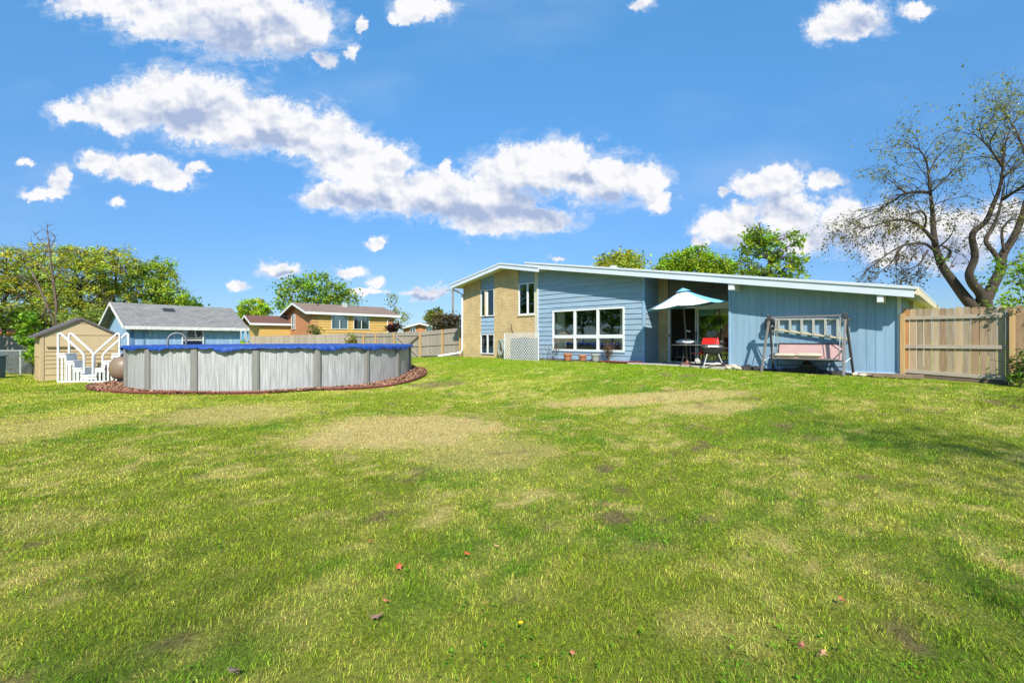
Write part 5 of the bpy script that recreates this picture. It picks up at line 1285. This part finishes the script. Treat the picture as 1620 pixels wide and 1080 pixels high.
# far house
fh_ = W(667, 0, 72)
gable_house('neighbour_house', 'distant low orange brick house with white gable trim beyond the back fence', 'house', Vector((fh_.x, fh_.y, 0)), R(-18), 6.6, 10, CAMZ+(HY-519)/F*72, .75, M_brick_o, M_brick_o, M_shingle_b, M_white, oe=.5, og=.6, fh=.22,
  wins=[('front', -1.55, CAMZ+(HY-521)/F*72+.05, 1.0, 1.1, 'slide_c'), ('front', 1.4, CAMZ+(HY-521)/F*72+.05, 1.2, 1.1, 'slide_c')])
# brown roofed shed beyond the left fence
bs = W(40, 0, 33)
gable_house('garden_shed', 'orange wooden shed with red-brown shingle roof beyond the far left fence', 'shed', Vector((W(3,0,31).x, 31, 0)), R(-78), 3.4, 4.6, CAMZ+(HY-525.5)/F*32, .72, M_orangewood, M_orangewood, M_shingle_r, M_orangewood, oe=.25, og=.2)
# unseen brick house added left of the yard for the patio door to mirror
gable_house('neighbour_house', 'unseen orange brick house added beside the yard for the patio door to mirror', 'house', Vector((-33, 1.5, 0)), R(90), 9, 10, 4.4, 1.3, M_brick_o, M_brick_o, M_shingle_b, M_white, oe=.4, og=.5,
  wins=[('front', -1.6, 2.9, 1.3, 1.7, 'slide_c'), ('front', 2.0, 2.9, 1.3, 1.7, 'slide_c'), ('front', .2, 1.0, 2.2, 1.4, 'slide_c')])
# utility pole
up = W(716.5, 0, 62); t = thing('utility_pole', 'grey wooden utility pole with crossarm beside the cream brick corner', 'utility pole', (up.x, up.y, 0), R(10))
MB().tube([(0,0,-.3),(0,0,CAMZ+(HY-457)/F*62)], [.17,.13], 10).build('pole', M_bark_g, t)
za = CAMZ+(HY-459.5)/F*62; MB().box(-1.0,1.0,-.2,-.08,za-.06,za+.06).build('crossarm', M_bark_g, t)
for x in (-.85,-.3,.3,.85): MB().lathe([(.05,0),(.06,.1),(.03,.16)], 8, (x,-.14,za+.061)).build('insulator', M_steel, t)

# ------------------------------------------------------------------ trees
def curve(p, q, bend, n, rnd):
    p = Vector(p); q = Vector(q); d = q-p; L_ = d.length
    off = Vector((rnd.uniform(-1,1), rnd.uniform(-1,1), rnd.uniform(-.2,1)))*L_*bend
    out = []
    for i in range(n+1):
        t = i/n; out.append(p+d*t+off*4*t*(1-t)*.5+Vector((rnd.uniform(-1,1), rnd.uniform(-1,1), rnd.uniform(-1,1)))*L_*.018*(0 if i in (0, n) else 1))
    return out
def tree(name, label, base, trunk, lobes, ncl, per, lsize, col, seed, tr=.14, bark=None, clr=.35, nbr=40, cat='tree', group=None, shell=.45, colvar=.5, twigs=True):
    """trunk: polyline (local); lobes: (x,y,z,rx,ry,rz) local; leaf clusters fill the lobes with gaps between"""
    r = np.random.default_rng(seed); rd = random.Random(seed)
    t = thing(name, label, cat, base, 0, group)
    vol = np.array([l[3]*l[4]*l[5] for l in lobes])**.75; pick = r.choice(len(lobes), ncl, p=vol/vol.sum())
    lob = np.array(lobes)
    dirs = r.normal(size=(ncl,3)); dirs /= np.linalg.norm(dirs, axis=1)[:, None]
    rad = shell+(1-shell)*r.random(ncl)**.6
    cen = lob[pick,:3]+dirs*rad[:, None]*lob[pick,3:]
    rr = clr*(.5+.9*r.random((ncl,1)))
    pts = (cen[:, None, :]+r.normal(size=(ncl,per,3))*rr[:, :, None]*np.array([.55,.55,.42])).reshape(-1, 3)
    ctone = (1-colvar)+2*colvar*r.random((ncl,1)); hue = (r.random((ncl,1))-.5)*.55
    c = np.array(col)[None, :]*ctone; c = c*np.concatenate([1+hue, np.ones_like(hue), 1-hue], 1)
    cols = np.repeat(c, per, 0)*(.65+.7*r.random((ncl*per,1)))
    kp = pts[:, 2] > .02
    leafmesh('crown', pts[kp], cols[kp], lsize, t, flat=.5, seed=seed)
    mb = MB(); TP = [Vector(p) for p in trunk]; n = len(TP)
    mb.tube(TP, [tr*(1-.75*i/(n-1)) for i in range(n)], 9)
    for i in range(min(nbr, ncl)):
        e = Vector(cen[i]); 
        cand = [(abs((p.z)-(e.z-.5*math.hypot(e.x-p.x, e.y-p.y)))+.15*(e-p).length, j) for j, p in enumerate(TP) if j > 0]
        j = min(cand)[1]; s = TP[j]; r0 = max(.012, tr*(1-.75*j/(n-1))*.5)
        cv = curve(s, e, .12, 5, rd); mb.tube(cv, [r0*(1-.85*k/5) for k in range(6)], 6)
        if nbr >= 60:
            for _ in range(3):
                q = cv[rd.randint(2, 5)]; dv = (e-s).normalized()*rd.uniform(.1,.5)+Vector((rd.uniform(-.5,.5), rd.uniform(-.5,.5), rd.uniform(-.2,.4))); mb.tube(curve(q, q+dv, .1, 3, rd), [.014,.010,.007,.003], 4)
    mb.build('trunk', bark or M_bark, t, smooth=True)
    return t
def gb(px, Y): x = (px-810)/F*Y; return Vector((x, Y, g(x, Y)))
def lobes_px(lst, Y, b):   # (px, py, rpx, rpy, dy) -> local ellipsoids
    out = []
    for px, py, rx_, ry_, dy in lst:
        p = W(px, py, Y+dy)-b; out.append((p.x, p.y, p.z, rx_/F*Y, (rx_+ry_)/2/F*Y, ry_/F*Y))
    return out
YG = (.40,.43,.055); YG2 = (.43,.44,.07); MG = (.20,.30,.028); BG = (.32,.42,.04)
def ptree(name, label, px, Y, lobes, ncl, per, ls, col, seed, tr=.14, tz=None, **k):
    b = gb(px, Y); top = max(W(l[0], l[1], Y).z for l in lobes)-b.z
    trunk = [(0,0,-.2)]+[(random.Random(seed+i).uniform(-.15,.15)*i*.5, random.Random(seed-i).uniform(-.1,.1)*i*.5, top*i/6) for i in range(1, 7)]
    return tree(name, label, b, trunk, lobes_px(lobes, Y, b), ncl, per, ls, col, seed, tr, **k)
GRP = 'bushy trees behind the left sheds'
ptree('bushy_tree', 'yellow-green tree at the frame edge above the brown shed roof', 8, 28, [(0,430,40,40,0),(15,470,45,45,0),(-30,460,50,60,0),(5,405,20,18,0)], 260, 30, .125, YG2, 11, group=GRP, nbr=60)
ptree('bushy_tree', 'twiggy yellow-green tree just behind the bare dead trunk', 62, 30, [(60,430,42,40,0),(40,455,40,40,0),(80,470,45,40,0),(58,398,22,16,0),(95,405,18,18,0)], 300, 30, .125, YG, 12, group=GRP, nbr=150, clr=.3, shell=.3)
ptree('bushy_tree', 'tall feathery tree behind the tan shed\'s peak', 128, 29, [(125,430,42,42,0),(118,400,22,20,0),(150,420,30,32,0),(130,470,45,40,0),(105,495,40,25,0)], 330, 30, .125, YG, 13, group=GRP, nbr=150, clr=.3, shell=.3)
ptree('bushy_tree', 'yellow-green tree between shed peak and grey garage roof', 182, 31, [(180,435,40,38,0),(195,408,20,20,0),(168,405,16,16,0),(185,475,45,35,0),(165,500,30,22,0)], 320, 30, .125, YG, 14, group=GRP, nbr=130, clr=.3, shell=.3)
ptree('bushy_tree', 'bright green tree with one high side tuft over the garage roof', 240, 33, [(235,455,36,34,0),(258,420,22,14,0),(272,432,12,8,0),(225,430,22,20,0),(262,465,28,26,0),(285,478,22,14,0)], 330, 32, .13, BG, 15, group=GRP, nbr=130, clr=.3, shell=.3)
ptree('bushy_tree', 'low green tree end sloping down at the garage ridge', 300, 36, [(298,482,20,10,0),(270,488,30,14,0),(312,488,12,8,0)], 120, 24, .18, MG, 16, group=GRP, nbr=30)
ptree('bushy_tree', 'dense olive undergrowth tree filling the gap left of the garage gable', 150, 27.5, [(150,510,40,22,0),(120,515,30,20,0),(180,510,30,20,0),(60,500,40,20,0),(20,500,40,22,0)], 300, 24, .15, (.30,.34,.06), 17, group=GRP, nbr=60)
def dead_tree():
    Y = 26.8; b = gb(92, Y); t = thing('dead_tree', 'bare dead tree with broken forked limbs before the left trees', 'tree', b, 0)
    mb = MB(); rd = random.Random(2)
    def limb(pxs, r0, r1, dy=0):
        P = [W(x, y, Y+dy*i/len(pxs))-b for i, (x, y) in enumerate(pxs)]; n = len(P); mb.tube(P, [r0+(r1-r0)*i/(n-1) for i in range(n)], 7); return P
    L1 = limb([(92,560),(84,505),(75,485),(66,462),(58,445),(50,428)], .09, .03)
    L2 = limb([(90,560),(89,480),(85,450),(81,420),(79,398),(77,380),(75,368)], .085, .02)
    allP = L1[2:]+L2[2:]
    for l in ([(66,462),(55,448),(35,438),(10,440),(-10,442)], [(66,470),(50,465),(28,470),(5,480)], [(84,450),(72,430),(56,412),(38,402),(24,396)], [(79,398),(95,399),(120,397),(134,399)], [(78,390),(70,388),(62,380),(56,371)], [(78,392),(84,384),(88,375)], [(77,385),(72,400),(70,420)], [(72,482),(68,500),(60,510)],
              [(75,368),(75,358)], [(152,470),(162,460),(168,475)], [(145,490),(155,485),(165,478),(172,480)], [(90,470),(98,455),(108,440)],[(87,440),(95,430),(100,415)]):
        P = limb(l, .032, .01, rd.uniform(-1,1)); allP += P[1:]
    for p in allP:
        for _ in range(5):
            d = Vector((rd.uniform(-1,1), rd.uniform(-.7,.7), rd.uniform(-.2,1)))*rd.uniform(.25,.7); mb.tube(curve(p, p+d, .15, 3, rd), [.012,.009,.006,.003], 4)
    mb.build('trunk', M_deadwood, t, smooth=True)
dead_tree()
ptree('round_tree', 'small round green tree right of the garage roof', 400, 60, [(400,490,22,18,0),(390,500,18,16,0),(412,498,16,16,0)], 150, 26, .3, BG, 21, nbr=30)
ptree('airy_tree', 'airy green tree rising behind the neighbour roof ridge', 500, 62, [(468,462,26,22,0),(500,450,30,17,0),(530,462,24,18,0),(545,475,24,12,0),(515,478,26,14,0),(455,480,18,14,0),(485,480,22,12,0)], 260, 16, .36, MG, 22, clr=.9, nbr=60, shell=.5)
ptree('thin_tree', 'thin pale yellow-green young tree beyond the neighbour house', 628, 55, [(622,490,12,22,0),(632,505,12,14,0),(618,472,8,10,0),(638,500,8,8,0)], 46, 14, .24, (.25,.25,.07), 23, tr=.06, clr=.5, nbr=30)
ptree('maroon_shrub', 'dark maroon shrub beside the neighbour house corner', 624, 46, [(624,518,9,6,0),(618,520,7,5,0)], 50, 20, .2, (.05,.018,.02), 24, tr=.05, clr=.25, nbr=12, cat='shrub')
ptree('round_tree', 'yellow-green tree top left of the utility pole', 686, 52, [(688,497,12,9,0),(680,503,10,8,0)], 60, 20, .25, (.20,.22,.03), 25, tr=.08, nbr=20)
ptree('bronze_shrub', 'bronze-leaved shrub over the back fence by the brick house', 708, 44, [(705,510,22,14,0),(722,512,16,13,0),(694,514,14,10,0)], 150, 18, .2, (.11,.085,.045), 26, tr=.08, clr=.4, nbr=60, cat='shrub')
ptree('sapling', 'small leafy sapling poking above the grey fence before the yellow siding', 498, 38.5, [(496,522,9,9,0),(503,527,7,6,0)], 22, 10, .2, (.17,.19,.04), 27, tr=.03, clr=.25, nbr=14, cat='shrub')
ptree('shrub', 'pale yellow-green shrub at the joint of the two back fences', 555, 35.2, [(555,535,5,9,0),(553,545,6,8,0)], 40, 14, .14, (.30,.29,.10), 28, tr=.03, clr=.2, nbr=8, cat='shrub')
ptree('roof_tree', 'yellow-green tree top just above the roof behind the metal vent', 980, 46, [(965,412,20,10,0),(985,408,22,10,0),(1005,415,14,10,0),(980,425,40,12,0)], 170, 18, .28, (.36,.39,.05), 29, clr=.6, nbr=50)
ptree('roof_tree', 'broad dense green tree above the roof behind the umbrella', 1095, 38, [(1075,415,30,16,0),(1105,402,26,14,0),(1130,420,28,14,0),(1090,425,50,14,0),(1055,425,20,12,0),(1148,428,16,10,0)], 330, 20, .24, (.27,.38,.03), 30, clr=.42, nbr=58)
def maple():
    Y = 33; b = gb(1225, Y)
    tp = [W(x, y, Y)-b for x, y in ((1225,560),(1223,470),(1220,440),(1216,410),(1210,385),(1204,365),(1200,352))]; tp[0].z = -.2
    lb = lobes_px([(1205,375,26,22,0),(1190,395,26,20,0),(1225,390,24,22,0),(1170,425,22,16,0),(1200,430,30,16,0),(1240,415,24,18,0),(1262,425,18,20,0),(1262,385,8,14,0),(1258,372,6,12,0),(1180,378,14,10,0),(1245,440,30,12,0)], Y, b)
    tree('young_maple', 'young maple with several visible stems rising above the garage roof', b, tp, lb, 250, 15, .22, (.22,.32,.03), 31, .13, clr=.34, nbr=120, shell=.2)
maple()

def big_tree():
    Y = 16.5; b = gb(1546, Y); b.z -= .1
    t = thing('old_tree', 'large leaning old tree with drooping twigs and sparse new leaves behind the right fence', 'tree', b, 0)
    mb = MB(); rd = random.Random(9); rn = np.random.default_rng(9)
    def limb(pp, r0, r1, d0=0, d1=0):
        n = len(pp); ctl = [W(x, y, Y+d0+(d1-d0)*i/(n-1))-b for i, (x, y) in enumerate(pp)]
        P = []
        for i in range(n-1):        # Catmull-Rom
            p0, p1, p2, p3 = ctl[max(i-1,0)], ctl[i], ctl[i+1], ctl[min(i+2,n-1)]
            for k in range(4):
                u = k/4; P.append(.5*((2*p1)+(p2-p0)*u+(2*p0-5*p1+4*p2-p3)*u*u+(3*p1-p0-3*p2+p3)*u**3))
        P.append(ctl[-1]); m = len(P)
        rad = [r0+(r1-r0)*(i/(m-1)) for i in range(m)]
        mb.tube(P, rad, 10); return list(zip(P, rad))
    k = 1620/1620
    def Z(x, y): return (1300+x*.3242, 140+y*.3242)       # from the zoomed study (320 px over 987)
    LM = []
    _limb = limb
    def limb(pp, r0, r1, d0=0, d1=0): return _limb(pp, r0*.70, r1*.6, d0, d1)
    LM += limb([Z(785,1300),Z(787,1120),Z(790,1040),Z(795,1000)], .42, .34)
    A = limb([Z(760,1090),Z(700,1020),Z(640,940),Z(590,870),Z(560,790),Z(545,690),Z(540,600),Z(530,510),Z(518,400)], .27, .05, 0, .6)
    B_ = limb([Z(790,1060),Z(775,1000),Z(735,950),Z(720,900),Z(748,820),Z(735,710),Z(800,650),Z(840,560),Z(870,480),Z(885,380)], .24, .06, -.1, -1.0)
    C = limb([Z(795,1050),Z(830,970),Z(870,890),Z(885,810),Z(940,720),Z(980,620),Z(1000,540),Z(1040,430),Z(1090,330)], .26, .07, 0, .8)
    D = limb([Z(880,860),Z(840,800),Z(800,740),Z(840,670),Z(870,580),Z(890,480)], .13, .05, .1, .9)
    E = limb([Z(560,800),Z(510,760),Z(460,755),Z(400,765),Z(350,790),Z(290,830),Z(220,890),Z(195,925)], .075, .015, 0, -1.2)
    F_ = limb([Z(560,760),Z(500,690),Z(440,650),Z(370,640),Z(300,655),Z(210,680),Z(130,650)], .10, .016, .2, -.5)
    G_ = limb([Z(535,510),Z(470,505),Z(400,515),Z(340,555),Z(270,600),Z(180,640)], .085, .018, .4, 1.4)
    H_ = limb([Z(410,510),Z(360,470),Z(310,430)], .045, .015, .9, 1.4)
    I_ = limb([Z(540,500),Z(580,460),Z(640,400),Z(690,330)], .05, .015, .4, 1.2)
    J_ = limb([Z(495,690),Z(510,640),Z(490,600),Z(440,610),Z(390,620)], .06, .02, .1, -.9)
    K_ = limb([Z(575,770),Z(620,730),Z(650,680)], .05, .015, 0, -.6)
    Kb = limb([Z(580,850),Z(620,820),Z(625,790),Z(590,770)], .09, .05, 0, -.3)
    N_ = limb([Z(885,870),Z(930,855),Z(990,835),Z(1060,840)], .05, .02)
    O_ = limb([Z(885,540),Z(930,510),Z(1000,470),Z(1080,440)], .09, .04, -.9, -2)
    Q_ = limb([Z(885,430),Z(930,400),Z(990,350),Z(1060,280)], .07, .03, -1, -.5)
    R_ = limb([Z(880,380),Z(840,320),Z(790,260),Z(740,220)], .06, .02, -1, -1.5)
    S_ = limb([Z(885,400),Z(890,300),Z(920,200),Z(970,110)], .06, .015, -1, -.4)
    S2 = limb([Z(1000,350),Z(960,230),Z(900,130),Z(850,70)], .05, .012, -.5, .6)
    T_ = limb([Z(400,765),Z(370,800),Z(340,850),Z(280,900),Z(240,940)], .05, .012, -.5, -1.4)
    U2 = limb([Z(520,400),Z(500,330),Z(460,290),Z(420,280)], .05, .012, .6, .2)
    V2 = limb([Z(520,420),Z(560,340),Z(610,290)], .04, .012, .6, 1.2)
    V3 = limb([Z(518,790),Z(480,850),Z(440,875),Z(400,880)], .045, .012, -.2, -1)
    V4 = limb([Z(890,800),Z(880,690),Z(930,640),Z(990,650)], .07, .025, .1, .6)
    pts = []; tips = []
    def grow(p, d, L_, r0, lev, droop):
        n = 5; q = p.copy(); P = [q.copy()]
        for i in range(n):
            d = (d+Vector((rd.uniform(-1,1), rd.uniform(-1,1), rd.uniform(-1,1)))*.32+Vector((0,0,-droop*.16))).normalized()
            q = q+d*L_/n; P.append(q.copy())
        mb.tube(P, [r0*(1-.85*i/n) for i in range(n+1)], 5 if lev < 2 else 4)
        tips.extend((x, lev) for x in P[2:])
        if lev < 2:
            for i in range(rd.randint(3, 5) if lev == 0 else rd.randint(1, 3)):
                j = rd.randint(1, n); dd = (d+Vector((rd.uniform(-1,1), rd.uniform(-1,1), rd.uniform(-.6,.8)))*.9).normalized(); grow(P[j], dd, L_*rd.uniform(.45,.75), r0*.5, lev+1, droop)
    for limbp, cnt, Lb, up, droop in ((A,14,1.3,.5,.4),(B_,14,1.2,.5,.3),(C,14,1.3,.5,.3),(D,7,1.0,.5,.3),(E,14,.9,-.4,1.4),(F_,26,1.0,-.2,1.5),(G_,22,1.1,.2,1.1),(H_,11,1.0,.6,.5),(I_,10,1.1,.5,.3),(J_,8,.9,.0,1.0),(K_,5,.8,.3,.5),(N_,4,.8,.2,.5),(O_,10,1.2,.5,.3),(Q_,12,1.2,.6,.2),(R_,13,1.2,.6,.2),(S_,16,1.2,.5,.2),(S2,14,1.1,.5,.2),(T_,9,.8,-.6,1.4),(U2,12,1.0,.7,.2),(V2,10,1.0,.6,.2),(V3,9,.7,-.6,1.2),(V4,6,.8,.3,.3)):
        m = len(limbp); cnt = int(cnt*1.35)
        for i in range(cnt):
            u = .28+.72*rd.random() if limbp[0][1] > .15 else .12+.88*rd.random()
            if i < 3: u = 1.0-.04*i
            j = min(m-1, int(u*(m-1)+.5)); p, r_ = limbp[j]; pp = limbp[max(0, j-1)][0]; d = (limbp[min(m-1, j+1)][0]-pp).normalized()
            d = (d*.8+Vector((rd.uniform(-1,1), rd.uniform(-1,1), rd.uniform(-.5,.9)+up*.5))*.75).normalized()
            grow(p.copy(), d, Lb*rd.uniform(.6,1.2), min(.015, r_*.5), 0, droop)
    mb.build('trunk', M_bark, t, smooth=True)
    tp = np.array([tuple(p) for p, l in tips]); n = 9500
    pk = tp[rn.integers(0, len(tp), n)]+rn.normal(size=(n,3))*np.array([.07,.07,.07])-np.array([0,0,.03])
    base_h = pk[:, 2]
    green = np.array([.25,.25,.04]); brown = np.array([.09,.068,.03])
    f = np.clip((base_h-4.0)/3.0+rn.normal(size=n)*.35, 0, 1)[:, None]
    cols = (green*f+brown*(1-f))*(.5+.9*rn.random((n,1)))
    leafmesh('crown', pk, cols, .075, t, flat=.2, seed=4)
    # bright green suckers on the trunk
    sk = []
    for x, y in ((1580,425),(1573,412),(1583,430),(1490,405),(1560,445),(1592,470)):
        c = W(x, y, Y-.3)-b; sk.append(np.array(c)+rn.normal(size=(40,3))*np.array([.12,.12,.2]))
    sk = np.concatenate(sk); leafmesh('sucker_leaves', sk, np.array([.16,.28,.02])*(.6+.8*rn.random((len(sk),1))), .09, t, seed=6)
big_tree()
# leafy shrub at the right frame edge
def right_shrub():
    Y = 10.75; b = gb(1640, Y)
    lb = lobes_px([(1612,455,26,24,0),(1600,480,26,16,0),(1630,420,26,34,0),(1640,500,30,40,0),(1625,560,16,40,.4),(1650,450,40,60,0),(1585,478,12,6,0)], Y, b)
    tree('leafy_shrub', 'bright green leafy shrub reaching over the end of the tan fence', b, [(0,0,-.1),(.05,0,.5),(-.05,.05,1.0),(-.1,0,1.5),(-.15,0,2.1)], lb, 210, 9, .085, (.24,.36,.03), 41, .035, clr=.16, nbr=50, shell=.1, cat='shrub')
right_shrub()
def ground_plant(px, Y, lobes, ncl, per, ls, col, seed, label, clr=.14, name='shrub', **k): ptree(name, label, px, Y, lobes, ncl, per, ls, col, seed, tr=.02, clr=clr, nbr=20, cat='shrub', **k)
ground_plant(50, 20.6, [(50,535,12,18,0),(45,508,8,16,0),(55,560,8,20,0),(40,528,10,8,0)], 110, 14, .13, (.20,.34,.025), 51, 'bright green leafy sapling left of the tan shed', clr=.2)
ground_plant(28, 21.6, [(15,575,16,13,0),(40,578,18,12,0),(-15,575,18,14,0),(55,578,10,12,0)], 190, 14, .10, (.05,.075,.02), 52, 'dark low tangled shrub at the foot of the far left fence')
for i, (px, Y, lab) in enumerate([(1612,10.4,'low green weeds at the foot of the last fence post')]):
    ground_plant(px, Y, [(px,600,12,10,0),(px+14,590,14,18,0),(px+2,570,8,20,0)], 80, 8, .07, (.10,.17,.02), 60+i, lab, clr=.1)
# unseen trees added to shade the lawn's edges and be mirrored in windows
def unseen_tree(x, y, h, rad, seed, label, ncl=150, col=MG, zf=.80, ls=.22, per=22, cl=.5, rz=.14):
    b = Vector((x, y, g(x, y))); rr = random.Random(seed)
    lb = [(0,0,h*zf,rad,rad,h*rz)]+[(rr.uniform(-.7,.7)*rad, rr.uniform(-.7,.7)*rad, h*rr.uniform(zf-.1,zf+.15), rad*.5, rad*.5, h*rz*.6) for _ in range(5)]
    tree('unseen_tree', label, b, [(0,0,-.2),(.1,0,h*.3),(0,.1,h*.55),(.1,.1,h*.85)], lb, ncl, per, ls, col, seed, .12, clr=cl, nbr=24, group='unseen trees added around the yard for shade and reflections')
SH = [(2.4,-11.9,13,1.7,'tall sparse tree well behind the photographer'),(-1.2,-11.0,13,1.3,'tall sparse tree behind the photographer to the left'),(7.0,-4.0,11,1.2,'tall sparse tree right of and behind the photographer'),(10.6,.2,9,1.0,'tall sparse tree beside the right fence'),(4.6,-9.9,12,1.3,'tall sparse tree behind the photographer to the right'),
      (-27,9,9,3.2,'tall dark tree on the left side of the yard'),(-29,15,10,3.4,'tall dark tree on the left beyond the wire fence'),(-26,4,8,2.8,'tall dark tree beside the brick house on the left'),(-27.5,12,10,3.0,'tall dark tree on the left between two other tall trees'),(-28.5,19.5,10,3.2,'tall dark tree on the left beyond the tan shed')]
for i, s_ in enumerate(SH): unseen_tree(*s_[:4], 70+i, s_[4], **(dict(ncl=(26 if i < 2 else 52), ls=.10, per=26, cl=.5) if i < 5 else dict(ncl=300, zf=.58, rz=.36, ls=.3)))

# ------------------------------------------------------------------ fallen leaves and small litter on the lawn
LITTER = [(739,881,.062,(.62,.09,.03),'maple_leaf','bright orange-red maple leaf lying flat on the lawn'),(631,902,.06,(.55,.07,.04),'maple_leaf','red leaf folded to a pale underside on the lawn'),(611,957,.055,(.48,.17,.08),'maple_leaf','rust coloured leaf above the curled brown one'),
  (597,982,.10,(.20,.11,.08),'oak_leaf','large curled brown leaf near the bottom centre of the lawn'),(786,869,.06,(.42,.25,.11),'oak_leaf','tan curled leaf right of the orange-red one'),(1332,955,.055,(.45,.12,.05),'maple_leaf','rust red leaf on the right part of the lawn'),(1300,1042,.06,(.50,.25,.13),'maple_leaf','pale orange leaf close to the bottom right'),(1268,1030,.06,(.36,.13,.07),'maple_leaf','brick red leaf left of the pale orange one'),
  (371,1070,.09,(.15,.10,.075),'oak_leaf','dark brown leaf at the bottom left edge'),(906,1041,.035,(.35,.13,.06),'maple_leaf','tiny rust leaf at the bottom centre'),(587,861,.045,(.40,.10,.05),'maple_leaf','small dull red leaf above the other red leaves')]
def litter():
    rd = random.Random(12)
    for px, py, s, col, nm, lab in LITTER:
        x, y = groundhit(px, py); s = s*.5; mb = MB()
        k = 5 if nm == 'maple_leaf' else 7; n = 2*k; pts = []
        for i in range(n):
            a = 2*math.pi*i/n; r = s*(1 if i % 2 == 0 else .45)*(1 if nm == 'maple_leaf' else (.6+.6*abs(math.cos(a/2))))
            pts.append((r*math.cos(a), r*math.sin(a)*(1 if nm == 'maple_leaf' else .6), s*.28*math.cos(2*a)*rd.uniform(.4,1)))
        mb.add([(0,0,s*.12)]+pts, [(0, 1+i, 1+(i+1) % n) for i in range(n)])
        o = single(mb, nm, mat('leaf_'+lab[:18], col, .6, var=.2, scale=20), lab, 'leaf', (x, y, g(x, y)+.032), rd.random()*6.28, 'fallen leaves on the lawn')
        o.rotation_euler = (rd.uniform(-.35,.35)+.25, rd.uniform(-.3,.3), rd.random()*6.28)
        sm = o.modifiers.new('thick', 'SOLIDIFY'); sm.thickness = .002
    x, y = groundhit(824, 1000); t = thing('dandelion', 'single yellow dandelion near the bottom of the lawn', 'flower', (x, y, g(x, y)), 0)
    MB().tube([(0,0,0),(.004,0,.03),(.002,0,.05)], .002, 5).build('stem', mat('stem_green', (.12,.2,.03), .6), t)
    mb = MB()
    for i in range(26):
        a = i*2.4; r = .014*math.sqrt((i+1)/26); mb.bar((0,0,.05), (r*math.cos(a), r*math.sin(a), .056+.006*(1-r/.014)), .006, .001)
    mb.build('flower_head', mat('dandelion_yellow', (.75,.50,.02), .6), t)
litter()
print('objects', len(bpy.data.objects))
